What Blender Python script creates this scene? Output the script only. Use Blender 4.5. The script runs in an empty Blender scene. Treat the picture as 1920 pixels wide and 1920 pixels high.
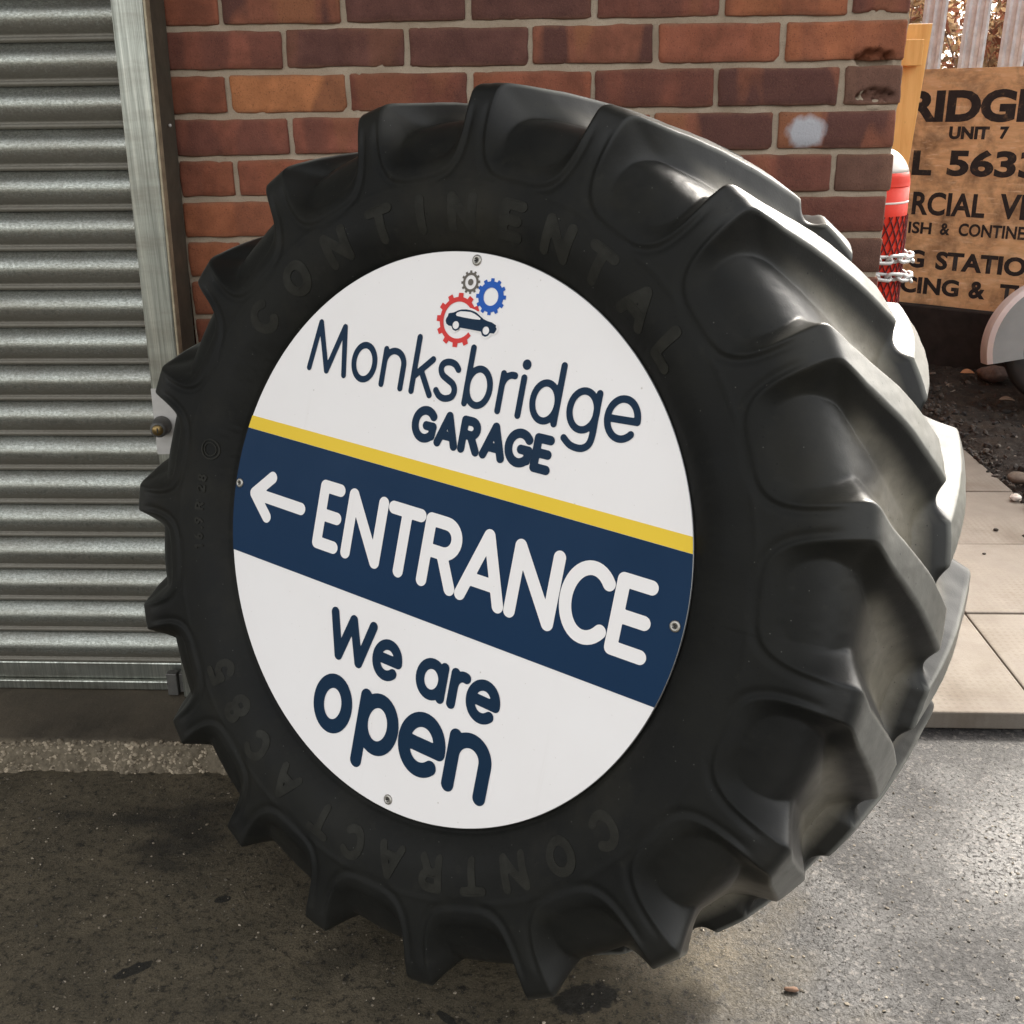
import bpy, bmesh, math, random
import numpy as np
from mathutils import Matrix, Vector

random.seed(7)
rng = np.random.default_rng(7)
SC = bpy.context.scene
COL = SC.collection
rad = math.radians

# ------------------------------------------------------------------ camera
cam_d = bpy.data.cameras.new('camera')
cam = bpy.data.objects.new('camera', cam_d)
COL.objects.link(cam)
cam_d.sensor_fit = 'HORIZONTAL'
cam_d.sensor_width = 36.0
cam_d.lens = 36.0 * 2070.0 / 1920.0
cam_d.clip_start = 0.05
cam_d.clip_end = 2000
right = Vector((0.998842, 0.046511, -0.012324))
up = Vector((-0.004599, 0.347251, 0.937761))
fwd = Vector((-0.047896, 0.936618, -0.347063))
CAM = Vector((0.5148, -2.1570, 1.2551))
m = Matrix((right, up, -fwd)).transposed().to_4x4()
m.translation = CAM
cam.matrix_world = m
SC.camera = cam

# ------------------------------------------------------------------ world, sun, exposure
SUN_EL, SUN_AZ = rad(38), rad(27)          # azimuth clockwise from +Y
world = bpy.data.worlds.new('World')
SC.world = world
world.use_nodes = True
wn = world.node_tree.nodes
wl = world.node_tree.links
wn.clear()
sky = wn.new('ShaderNodeTexSky')
sky.sky_type = 'NISHITA'
sky.sun_disc = False
sky.sun_elevation = SUN_EL
sky.sun_rotation = SUN_AZ
sky.air_density = 1.0
sky.dust_density = 5.0
sky.ozone_density = 0.6
hs = wn.new('ShaderNodeHueSaturation')
hs.inputs['Saturation'].default_value = 0.22
bg = wn.new('ShaderNodeBackground')
bg.inputs['Strength'].default_value = 0.15
wo = wn.new('ShaderNodeOutputWorld')
wl.new(sky.outputs[0], hs.inputs['Color'])
tint = wn.new('ShaderNodeMix')
tint.data_type = 'RGBA'
tint.blend_type = 'MULTIPLY'
tint.inputs[0].default_value = 1.0
tint.inputs[7].default_value = (1.03, 1.0, 0.95, 1)
wl.new(hs.outputs[0], tint.inputs[6])
wl.new(tint.outputs[2], bg.inputs[0])
wl.new(bg.outputs[0], wo.inputs[0])

sun_d = bpy.data.lights.new('sun', 'SUN')
sun_d.energy = 1.4
sun_d.angle = rad(7.0)
sun_d.color = (1.0, 0.93, 0.82)
sun = bpy.data.objects.new('sun', sun_d)
COL.objects.link(sun)
to_sun = Vector((math.sin(SUN_AZ) * math.cos(SUN_EL), math.cos(SUN_AZ) * math.cos(SUN_EL), math.sin(SUN_EL)))
sun.rotation_euler = to_sun.to_track_quat('Z', 'Y').to_euler()
sun.location = (2, 20, 20)

SC.view_settings.view_transform = 'Standard'
SC.view_settings.look = 'None'
SC.view_settings.exposure = 2.02
SC.view_settings.gamma = 1.0
SC.view_settings.use_curve_mapping = False
SC.render.engine = 'CYCLES'
SC.cycles.max_bounces = 8

# ------------------------------------------------------------------ helpers
def tag(o, label=None, cat=None, group=None, kind=None):
    if label: o['label'] = label
    if cat: o['category'] = cat
    if group: o['group'] = group
    if kind: o['kind'] = kind
    return o

def empty(name, loc=(0, 0, 0), rot=None, label=None, cat=None, group=None):
    o = bpy.data.objects.new(name, None)
    COL.objects.link(o)
    o.empty_display_size = 0.1
    mw = (rot.to_4x4() if rot is not None else Matrix.Identity(4))
    mw.translation = Vector(loc)
    o.matrix_world = mw
    return tag(o, label, cat, group)

def mesh(name, verts, faces, smooth=False):
    me = bpy.data.meshes.new(name)
    verts = [tuple(map(float, v)) for v in verts] if not isinstance(verts, np.ndarray) else verts
    me.from_pydata(verts if not isinstance(verts, np.ndarray) else verts.tolist(), [],
                   faces if not isinstance(faces, np.ndarray) else faces.tolist())
    if smooth:
        me.polygons.foreach_set('use_smooth', [True] * len(me.polygons))
    me.update()
    return me

def obj(name, me, mat=None, parent=None, loc=None, rot=None, kind=None):
    o = bpy.data.objects.new(name, me)
    COL.objects.link(o)
    if mat is not None and len(me.materials) == 0:
        me.materials.append(mat)
    if parent is not None:
        o.parent = parent
    if loc is not None: o.location = loc
    if rot is not None: o.rotation_euler = rot
    if kind: o['kind'] = kind
    return o

def bm_mesh(name, bm, smooth=False):
    me = bpy.data.meshes.new(name)
    bmesh.ops.recalc_face_normals(bm, faces=bm.faces)
    bm.to_mesh(me); bm.free()
    if smooth:
        me.polygons.foreach_set('use_smooth', [True] * len(me.polygons))
    return me

def add_box(bm, x0, x1, y0, y1, z0, z1, bev=0.0, seg=2):
    b2 = bmesh.new()
    bmesh.ops.create_cube(b2, size=1.0)
    for v in b2.verts:
        v.co = Vector((x0 + (v.co.x + .5) * (x1 - x0), y0 + (v.co.y + .5) * (y1 - y0), z0 + (v.co.z + .5) * (z1 - z0)))
    if bev > 0:
        bmesh.ops.bevel(b2, geom=b2.edges[:], offset=bev, segments=seg, affect='EDGES', profile=0.5)
    tmp = bpy.data.meshes.new('t')
    b2.to_mesh(tmp); b2.free()
    bm.from_mesh(tmp)
    bpy.data.meshes.remove(tmp)

def box_mesh(name, x0, x1, y0, y1, z0, z1, bev=0.002):
    bm = bmesh.new()
    add_box(bm, x0, x1, y0, y1, z0, z1, bev)
    return bm_mesh(name, bm)

def vnoise(x, y, seed=0):
    """smooth 2-D value noise in -1..1"""
    x = np.asarray(x, float); y = np.asarray(y, float)
    xi = np.floor(x).astype(np.int64); yi = np.floor(y).astype(np.int64)
    fx = x - xi; fy = y - yi
    fx = fx * fx * (3 - 2 * fx); fy = fy * fy * (3 - 2 * fy)
    def h(a, b):
        n = (a * 374761393 + b * 668265263 + seed * 974711) & 0x7fffffff
        n = ((n ^ (n >> 13)) * 1274126177) & 0x7fffffff
        n = n ^ (n >> 16)
        return (n & 0xffff) / 32767.5 - 1
    a = h(xi, yi); b = h(xi + 1, yi); c = h(xi, yi + 1); d = h(xi + 1, yi + 1)
    return (a * (1 - fx) + b * fx) * (1 - fy) + (c * (1 - fx) + d * fx) * fy

def grid_faces(nu, nv, wrap_u=False):
    i = np.arange(nu if wrap_u else nu - 1)
    j = np.arange(nv - 1)
    I, J = np.meshgrid(i, j, indexing='ij')
    I2 = (I + 1) % nu
    return np.stack([I * nv + J, I2 * nv + J, I2 * nv + J + 1, I * nv + J + 1], -1).reshape(-1, 4)

def sstep(a, b, x):
    t = np.clip((x - a) / (b - a), 0, 1)
    return t * t * (3 - 2 * t)

# ---- node material builder
class NB:
    def __init__(self, name):
        self.m = bpy.data.materials.new(name)
        self.m.use_nodes = True
        self.t = self.m.node_tree
        self.t.nodes.clear()
        self.out = self.t.nodes.new('ShaderNodeOutputMaterial')
        self.b = self.t.nodes.new('ShaderNodeBsdfPrincipled')
        self.t.links.new(self.b.outputs[0], self.out.inputs[0])
        self._tc = None
    def n(self, typ, **kw):
        nd = self.t.nodes.new(typ)
        for k, v in kw.items():
            setattr(nd, k, v)
        return nd
    def L(self, a, b): self.t.links.new(a, b)
    def coord(self, which='Object'):
        if self._tc is None: self._tc = self.n('ShaderNodeTexCoord')
        return self._tc.outputs[which]
    def mapping(self, vec, scale=(1, 1, 1), loc=(0, 0, 0), rot=(0, 0, 0)):
        mp = self.n('ShaderNodeMapping')
        mp.inputs['Scale'].default_value = scale
        mp.inputs['Location'].default_value = loc
        mp.inputs['Rotation'].default_value = rot
        self.L(vec, mp.inputs['Vector'])
        return mp.outputs[0]
    def noise(self, vec, scale, detail=4, rough=.5, dist=0, out='Fac'):
        nd = self.n('ShaderNodeTexNoise')
        nd.inputs['Scale'].default_value = scale
        nd.inputs['Detail'].default_value = detail
        nd.inputs['Roughness'].default_value = rough
        nd.inputs['Distortion'].default_value = dist
        self.L(vec, nd.inputs['Vector'])
        return nd.outputs[out]
    def voronoi(self, vec, scale, feature='F1', out='Distance', rnd=1.0):
        nd = self.n('ShaderNodeTexVoronoi', feature=feature)
        nd.inputs['Scale'].default_value = scale
        nd.inputs['Randomness'].default_value = rnd
        self.L(vec, nd.inputs['Vector'])
        return nd.outputs[out]
    def ramp(self, fac, stops, interp='LINEAR'):
        r = self.n('ShaderNodeValToRGB')
        r.color_ramp.interpolation = interp
        e = r.color_ramp.elements
        while len(e) < len(stops): e.new(0.5)
        for el, (p, c) in zip(e, stops):
            el.position = p
            el.color = (c, c, c, 1) if isinstance(c, (int, float)) else (*c, 1)
        self.L(fac, r.inputs[0])
        return r.outputs[0]
    def val(self, sock, v):
        if isinstance(v, (int, float)):
            sock.default_value = (v, v, v, 1) if sock.type == 'RGBA' else v
        elif isinstance(v, tuple): sock.default_value = (*v, 1) if len(v) == 3 else v
        else: self.L(v, sock)
    def mix(self, fac, a, b, blend='MIX'):
        nd = self.n('ShaderNodeMix', data_type='RGBA', blend_type=blend)
        self.val(nd.inputs[0], fac); self.val(nd.inputs[6], a); self.val(nd.inputs[7], b)
        return nd.outputs[2]
    def math(self, op, a, b=0.0, c=None):
        nd = self.n('ShaderNodeMath', operation=op)
        self.val(nd.inputs[0], a); self.val(nd.inputs[1], b)
        if c is not None: self.val(nd.inputs[2], c)
        return nd.outputs[0]
    def sep(self, vec):
        nd = self.n('ShaderNodeSeparateXYZ'); self.L(vec, nd.inputs[0]); return nd.outputs
    def vadd(self, vec, add):
        nd = self.n('ShaderNodeVectorMath', operation='ADD')
        self.L(vec, nd.inputs[0]); self.L(add, nd.inputs[1]); return nd.outputs[0]
    def objrand(self, out='Random'):
        nd = self.n('ShaderNodeObjectInfo'); return nd.outputs[out]
    def bump(self, height, strength=.3, dist=.002, prev=None):
        nd = self.n('ShaderNodeBump')
        nd.inputs['Strength'].default_value = strength
        nd.inputs['Distance'].default_value = dist
        self.L(height, nd.inputs['Height'])
        if prev is not None: self.L(prev, nd.inputs['Normal'])
        return nd.outputs[0]
    def done(self, color=None, rough=None, normal=None, metal=None, spec=None):
        if color is not None: self.val(self.b.inputs['Base Color'], color)
        if rough is not None: self.val(self.b.inputs['Roughness'], rough)
        if metal is not None: self.val(self.b.inputs['Metallic'], metal)
        if spec is not None: self.b.inputs['Specular IOR Level'].default_value = spec
        if normal is not None: self.L(normal, self.b.inputs['Normal'])
        return self.m

def simple(name, col, rough=.5, metal=0.0, var=.15, scale=30, bump=0.0, spec=.5):
    b = NB(name)
    nz = b.noise(b.coord(), scale, 5, .6)
    f = b.ramp(nz, [(.3, 1 - var), (.7, 1 + var * .3)])
    c = b.mix(1.0, tuple(col), f, 'MULTIPLY')
    r = b.ramp(nz, [(.3, min(1, rough + .08)), (.7, max(.02, rough - .08))])
    nrm = b.bump(b.noise(b.coord(), scale * 6, 4, .6), bump, .001) if bump else None
    return b.done(c, r, nrm, metal, spec)

# ------------------------------------------------------------------ materials
def mat_brick():
    b = NB('brick')
    oi = b.n('ShaderNodeObjectInfo')
    co = b.coord()
    ofs = b.n('ShaderNodeCombineXYZ')
    k = b.math('MULTIPLY', oi.outputs['Random'], 57.0)
    b.L(k, ofs.inputs[0]); b.L(b.math('MULTIPLY', k, 1.7), ofs.inputs[1]); b.L(b.math('MULTIPLY', k, .6), ofs.inputs[2])
    v = b.vadd(co, ofs.outputs[0])
    base = b.mix(1.0, oi.outputs['Color'], b.ramp(b.noise(v, 22, 5, .6), [(.25, .62), (.75, 1.3)]), 'MULTIPLY')
    # fire-flashed bands : dark purple hearts and sandy stripes across the stretcher
    band = b.noise(b.mapping(v, (13, 3, 3)), 1.0, 1.0, .4, .25)
    alpha = oi.outputs['Alpha']
    dk = b.ramp(band, [(.47, 0), (.53, .92)])
    c = b.mix(b.math('MULTIPLY', dk, alpha), base, (.085, .038, .034))
    tan = b.ramp(band, [(.36, .55), (.42, 0)])
    c = b.mix(b.math('MULTIPLY', tan, alpha), c, (.30, .125, .055))
    # mortar smear and paler arris round the edge
    s = b.sep(co)
    ex = b.ramp(b.math('ABSOLUTE', s[0]), [(.1, 0), (.112, .0)])
    ez = b.math('ADD', b.math('ABSOLUTE', s[2]), b.math('MULTIPLY', b.noise(v, 60, 4, .6), .012))
    edge = b.ramp(ez, [(.034, 0), (.0385, .55)])
    c = b.mix(edge, c, (.24, .13, .08))
    grain = b.noise(v, 700, 3, .7)
    c = b.mix(b.ramp(grain, [(.55, 0), (.72, .35)]), c, (.33, .18, .11))
    c = b.mix(b.ramp(b.noise(v, 420, 2, .6), [(.28, .55), (.42, 0)]), c, (.03, .018, .015))
    n = b.bump(b.noise(v, 230, 6, .72), .85, .002)
    n = b.bump(b.noise(v, 40, 3, .6), .4, .003, n)
    return b.done(c, .88, n, spec=.25)

def mat_mortar():
    b = NB('mortar')
    v = b.coord()
    c = b.ramp(b.noise(v, 9, 5, .6), [(.3, (.32, .248, .178)), (.7, (.46, .375, .285))])
    c = b.mix(b.ramp(b.noise(v, 520, 3, .7), [(.3, .5), (.45, 0)]), c, (.13, .09, .06))
    n = b.bump(b.noise(v, 350, 5, .7), .7, .002)
    n = b.bump(b.noise(v, 60, 4, .6), .5, .004, n)
    return b.done(c, .95, n, spec=.15)

def mat_far_brick():
    b = NB('far_brickwork')
    v = b.mapping(b.coord(), (1, 1, 1), (0, 0, 0), (rad(90), 0, 0))
    t = b.n('ShaderNodeTexBrick')
    t.inputs['Color1'].default_value = (.2, .065, .035, 1)
    t.inputs['Color2'].default_value = (.1, .04, .03, 1)
    t.inputs['Mortar'].default_value = (.28, .22, .16, 1)
    t.inputs['Scale'].default_value = 1
    t.inputs['Brick Width'].default_value = .225
    t.inputs['Row Height'].default_value = .075
    t.inputs['Mortar Size'].default_value = .005
    b.L(v, t.inputs['Vector'])
    return b.done(t.outputs[0], .9, spec=.2)

def mat_zinc(name='galvanised_slat', dirt=True, tone=1.0):
    b = NB(name)
    v0 = b.coord()
    cmb = b.n('ShaderNodeCombineXYZ'); b.L(b.math('MULTIPLY', b.objrand(), 31.0), cmb.inputs[0])
    v = b.vadd(v0, cmb.outputs[0])
    spg = b.noise(b.mapping(v, (1, 1, 2)), 170, 6, .75) if dirt else b.noise(b.mapping(v, (190, 190, 3.5)), 1.0, 6, .7)
    c = b.ramp(spg, [(.3, tuple(np.array((.17, .18, .16)) * tone)), (.5, tuple(np.array((.34, .355, .32)) * tone)), (.68, tuple(np.array((.56, .575, .525)) * tone))])
    big = b.noise(b.mapping(v, (1, 1, 5)), 3.5, 5, .65)
    c = b.mix(b.ramp(big, [(.42, 0), (.68, .55)]), c, (.17, .15, .12))
    r = b.ramp(spg, [(.3, .46), (.7, .28)])
    met = .95
    if dirt:
        s = b.sep(v)
        # grime settles in the lower half of each slat, with a ragged upper margin
        zz = b.math("ADD", s[2], b.math('MULTIPLY', b.math('SUBTRACT', b.noise(b.mapping(v, (1, 1, .5)), 120, 5, .75), .5), .05))
        g = b.ramp(b.math('MULTIPLY', zz, 10.0), [(.0, .85), (.26, .75), (.36, .0)])
        pits = b.ramp(b.noise(v, 420, 3, .7), [(.35, .5), (.5, .0)])
        g2 = b.math('MAXIMUM', g, pits)
        c = b.mix(g2, c, (.15, .133, .105))
        r = b.mix(g2, r, .62)
        met = b.math('SUBTRACT', .9, b.math('MULTIPLY', g2, .55))
    n = b.bump(spg, .3, .001)
    n = b.bump(b.noise(b.mapping(v, (1, 1, .3)), 45, 3, .6), .25, .002, n)
    return b.done(c, r, n, met)

def mat_rubber(name='tyre_rubber', dusty=True):
    b = NB(name)
    v = b.coord()
    c = b.ramp(b.noise(v, 7, 5, .6), [(.3, (.0075, .0078, .0075)), (.7, (.0145, .0145, .0125))])
    d = b.noise(v, 3.2, 6, .65)
    c = b.mix(b.ramp(d, [(.5, 0), (.78, .6)]), c, (.036, .033, .024))
    c = b.mix(b.ramp(b.noise(v, 38, 4, .7), [(.62, 0), (.8, .22)]), c, (.05, .047, .036))
    r = b.ramp(b.noise(v, 14, 4, .6), [(.3, .46), (.7, .62)])
    # wear: scuffed lug crowns, dried dirt on the groove floor, plus sheen painted into both (painted per vertex from the lug height)
    at = b.n('ShaderNodeVertexColor'); at.layer_name = 'wear_sheen'
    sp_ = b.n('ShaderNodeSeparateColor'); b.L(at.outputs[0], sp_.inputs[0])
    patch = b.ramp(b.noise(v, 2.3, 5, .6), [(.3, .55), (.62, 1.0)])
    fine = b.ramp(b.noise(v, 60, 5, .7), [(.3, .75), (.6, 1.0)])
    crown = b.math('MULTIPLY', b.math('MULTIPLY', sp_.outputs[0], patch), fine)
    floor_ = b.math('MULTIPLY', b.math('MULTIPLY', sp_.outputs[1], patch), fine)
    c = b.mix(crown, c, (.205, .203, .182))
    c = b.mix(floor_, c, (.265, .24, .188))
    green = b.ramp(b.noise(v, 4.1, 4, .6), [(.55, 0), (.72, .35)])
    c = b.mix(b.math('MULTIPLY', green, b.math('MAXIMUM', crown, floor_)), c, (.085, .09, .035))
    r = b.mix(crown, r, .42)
    # tiny pits and specks
    vo = b.voronoi(v, 75)
    c = b.mix(b.ramp(vo, [(.06, .7), (.1, 0)]), c, (.005, .005, .005))
    sp = b.voronoi(b.mapping(v, (1, 1, 1), (3.1, 1.7, .4)), 60)
    c = b.mix(b.ramp(sp, [(.03, .5), (.05, 0)]), c, (.16, .16, .14))
    n = b.bump(b.noise(v, 330, 3, .6), .18, .0008)
    n = b.bump(b.noise(v, 24, 4, .6), .12, .003, n)
    r = b.mix(b.math('MULTIPLY', sp_.outputs[2], .75), r, .36)
    mt = b.done(c, r, n)
    b.L(b.math('MULTIPLY_ADD', sp_.outputs[2], .24, .11), b.b.inputs['Specular IOR Level'])
    return mt

def mat_ground():
    b = NB('yard_surface')
    v = b.coord()
    s = b.sep(v)
    # exposed-aggregate asphalt
    vc = b.voronoi(v, 165, out='Color')
    cell = b.n('ShaderNodeSeparateColor'); b.L(vc, cell.inputs[0])
    asp = b.ramp(cell.outputs[0], [(0, (.012, .0115, .0115)), (.45, (.025, .0238, .0235)), (.8, (.048, .0455, .0445)), (1, (.105, .095, .085))])
    pit = b.math('MAXIMUM', b.ramp(b.noise(v, 120, 5, .75), [(.36, .9), (.45, 0)]), b.ramp(b.noise(v, 52, 6, .75), [(.35, .95), (.41, 0)]))
    gap = b.ramp(b.voronoi(v, 165, feature='DISTANCE_TO_EDGE'), [(.02, .7), (.09, 0)])
    asp = b.mix(gap, asp, (.014, .013, .0125))
    asp = b.mix(b.ramp(b.noise(v, 420, 3, .7), [(.35, .5), (.5, 0)]), asp, (.015, .014, .014))
    asp = b.mix(pit, asp, (.018, .017, .016))
    # old oil-soaked concrete / mud film
    mud = b.ramp(b.noise(v, 5, 7, .68), [(.25, (.052, .044, .030)), (.5, (.098, .081, .054)), (.78, (.17, .137, .09))])
    mud = b.mix(b.ramp(b.noise(v, 62, 8, .82), [(.40, .9), (.5, 0)]), mud, (.014, .013, .011))
    mud = b.mix(b.ramp(b.noise(b.mapping(v, (1, 1, 1), (9, 4, 0)), 28, 5, .7), [(.5, 0), (.68, .5)]), mud, (.10, .083, .056))
    mud = b.mix(b.ramp(b.noise(v, 170, 4, .7), [(.6, 0), (.7, .8)]), mud, (.19, .15, .105))
    # speckles of pale grit
    gr = b.voronoi(v, 55)
    mud = b.mix(b.ramp(b.noise(v, 330, 4, .75), [(.36, .8), (.47, 0)]), mud, (.016, .014, .011))
    mud = b.mix(b.ramp(b.noise(b.mapping(v, (1, 1, 1), (3, 8, 0)), 300, 3, .75), [(.6, 0), (.7, .7)]), mud, (.17, .14, .1))
    mud = b.mix(b.ramp(gr, [(.05, .9), (.085, 0)]), mud, (.28, .25, .2))
    cover = b.math('ADD', b.math('MULTIPLY', s[0], -1.15), b.math('MULTIPLY', b.noise(v, 3.2, 6, .65), 1.3))
    cover = b.ramp(b.math('ADD', cover, .62), [(.2, 0), (.62, 1)])
    c = b.mix(cover, asp, mud)
    stain = b.ramp(b.noise(b.mapping(v, (1.0, 1.6, 1), (4.2, 1.3, 0)), 2.6, 3, .5), [(.6, 0), (.68, .75)])
    c = b.mix(stain, c, (.018, .017, .015))
    # one long dark oil mark and blots
    def blot(cx, cy, ang, a, bb, strength=.9):
        mv = b.mapping(v, (1, 1, 1), (0, 0, 0))
        sub = b.n('ShaderNodeVectorMath', operation='SUBTRACT'); b.L(mv, sub.inputs[0]); sub.inputs[1].default_value = (cx, cy, 0)
        rt = b.mapping(sub.outputs[0], (1, 1, 1), (0, 0, 0), (0, 0, -ang))
        sc = b.mapping(rt, (1 / a, 1 / bb, 0))
        ln = b.n('ShaderNodeVectorMath', operation='LENGTH'); b.L(sc, ln.inputs[0])
        d = b.math('ADD', ln.outputs['Value'], b.math('MULTIPLY', b.noise(v, 70, 3, .6), .5))
        return b.ramp(d, [(.98 if False else .9, strength), (1.0, 0)])
    for args in ((-.152, -.825, .62, .045, .016), (.345, -.905, -.75, .03, .010), (.55, -.86, .3, .075, .04), (-.06, -.66, .2, .02, .012)):
        c = b.mix(blot(*args), c, (.016, .0155, .0135))
    wet = b.noise(v, 2.4, 4, .55)
    r_as = b.ramp(wet, [(.36, .24), (.62, .66)])
    r_as = b.mix(pit, r_as, .12)
    r_md = b.ramp(b.noise(v, 6, 4, .6), [(.3, .45), (.7, .8)])
    r = b.mix(cover, r_as, r_md)
    hA = b.math('ADD', b.math('MULTIPLY', b.voronoi(v, 260), -.35), b.math('MULTIPLY', b.noise(v, 150, 6, .75), 1.0))
    hA = b.math('SUBTRACT', hA, b.math('MULTIPLY', pit, .35))
    nA = b.bump(hA, .6, .0026)
    nA = b.bump(b.noise(v, 9, 4, .6), .35, .02, nA)
    return b.done(c, r, nA, spec=.27)

def mat_slab():
    b = NB('concrete_slab')
    v = b.coord()
    c = b.ramp(b.noise(v, 5, 6, .62), [(.3, (.14, .117, .095)), (.7, (.215, .19, .16))])
    c = b.mix(b.ramp(b.noise(v, 300, 3, .7), [(.3, .4), (.45, 0)]), c, (.08, .062, .048))
    c = b.mix(b.ramp(b.noise(v, 2.1, 5, .6, .4), [(.55, 0), (.7, .5)]), c, (.085, .061, .04))
    c = b.mix(b.ramp(b.noise(b.mapping(v, (1, 1, 1), (7, 2, 0)), 3.1, 5, .6), [(.58, 0), (.75, .45)]), c, (.064, .054, .046))
    r = b.ramp(b.noise(v, 4, 4, .6), [(.3, .62), (.7, .85)])
    # pimpled anti-slip face
    s = b.sep(v)
    sx = b.math('POWER', b.math('ABSOLUTE', b.math('SINE', b.math('MULTIPLY', s[0], 190.0))), 3.0)
    sy = b.math('POWER', b.math('ABSOLUTE', b.math('SINE', b.math('MULTIPLY', s[1], 190.0))), 3.0)
    dots = b.math('MULTIPLY', sx, sy)
    c = b.mix(b.math('MULTIPLY', dots, b.ramp(b.noise(v, 3, 3), [(.4, .0), (.65, .45)])), c, (.10, .08, .065))
    n = b.bump(dots, -.25, .002)
    n = b.bump(b.noise(v, 160, 4, .65), .35, .0015, n)
    return b.done(c, r, n, spec=.15)

def mat_step():
    b = NB('step_concrete')
    v = b.coord()
    c = b.ramp(b.noise(v, 6, 6, .65), [(.3, (.045, .037, .027)), (.7, (.105, .085, .06))])
    c = b.mix(b.ramp(b.noise(v, 220, 4, .7), [(.3, .5), (.45, 0)]), c, (.025, .02, .016))
    s = b.sep(v)
    nose = b.math('ADD', b.math('MULTIPLY', s[1], -1.0), b.math('MULTIPLY', b.noise(v, 60, 5, .7), .02))
    nose = b.ramp(b.math('MULTIPLY', nose, 2.0), [(.528, 0), (.555, .85)])
    c = b.mix(nose, c, b.ramp(b.noise(v, 90, 5, .7), [(.3, (.085, .068, .045)), (.7, (.2, .165, .115))]))
    c = b.mix(b.ramp(b.voronoi(v, 70), [(.04, .7), (.07, 0)]), c, (.25, .21, .16))
    n = b.bump(b.noise(v, 120, 5, .7), .5, .003)
    return b.done(c, .8, n, spec=.3)

def mat_soil():
    b = NB('soil')
    v = b.coord()
    c = b.ramp(b.noise(v, 11, 7, .72), [(.25, (.012, .0095, .008)), (.5, (.032, .0255, .02)), (.78, (.075, .058, .042))])
    c = b.mix(b.ramp(b.voronoi(v, 38), [(.09, .6), (.14, 0)]), c, (.15, .125, .1))
    n = b.bump(b.noise(v, 60, 6, .75), .9, .02)
    return b.done(c, .85, n, spec=.3)

def mat_stone():
    b = NB('stone')
    oi = b.n('ShaderNodeObjectInfo')
    v = b.coord()
    c = b.mix(1.0, oi.outputs['Color'], b.ramp(b.noise(v, 60, 5, .65), [(.3, .65), (.7, 1.25)]), 'MULTIPLY')
    n = b.bump(b.noise(v, 180, 4, .65), .5, .002)
    return b.done(c, .8, n, spec=.3)

def mat_ply():
    b = NB('weathered_ply')
    v = b.coord()
    g = b.noise(b.mapping(v, (2.2, 2, 9), rot=(0, rad(28), 0)), 3.0, 6, .68, .5)
    c = b.ramp(g, [(.25, (.48, .30, .155)), (.5, (.70, .45, .235)), (.75, (.80, .58, .35))])
    d = b.noise(v, 6, 6, .68, .3)
    c = b.mix(b.ramp(d, [(.46, 0), (.66, .8)]), c, (.15, .095, .055))
    c = b.mix(b.ramp(b.noise(b.mapping(v, (1.0, 1, 6), rot=(0, rad(-32), 0)), 13, 4, .6), [(.58, 0), (.7, .7)]), c, (.80, .62, .42))
    s = b.sep(v)
    gl = b.math('ADD', b.math('MULTIPLY', s[2], 1.0), b.math('MULTIPLY', b.noise(v, 9, 5, .65), .25))
    c = b.mix(b.ramp(b.math('ADD', gl, .55), [(.1, .85), (.23, 0)]), c, (.045, .03, .02))
    n = b.bump(g, .25, .002)
    return b.done(c, .7, n, spec=.3)

def mat_signpaint():
    b = NB('worn_black_paint')
    v = b.coord()
    w = b.noise(v, 26, 6, .72)
    c = b.ramp(w, [(.3, (.010, .011, .014)), (.56, (.022, .021, .022)), (.68, (.13, .085, .052)), (.8, (.32, .2, .11))])
    return b.done(c, .6, spec=.4)

def mat_pine():
    b = NB('orange_stained_pine')
    v = b.coord()
    g = b.noise(b.mapping(v, (16, 16, 1.3)), 3, 5, .6, .6)
    c = b.ramp(g, [(.3, (.66, .33, .09)), (.7, (.84, .50, .17))])
    c = b.mix(b.ramp(b.noise(b.mapping(v, (1, 1, .5)), 24, 4, .6), [(.64, 0), (.72, .7)]), c, (.2, .095, .04))
    return b.done(c, .6, spec=.3)

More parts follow.
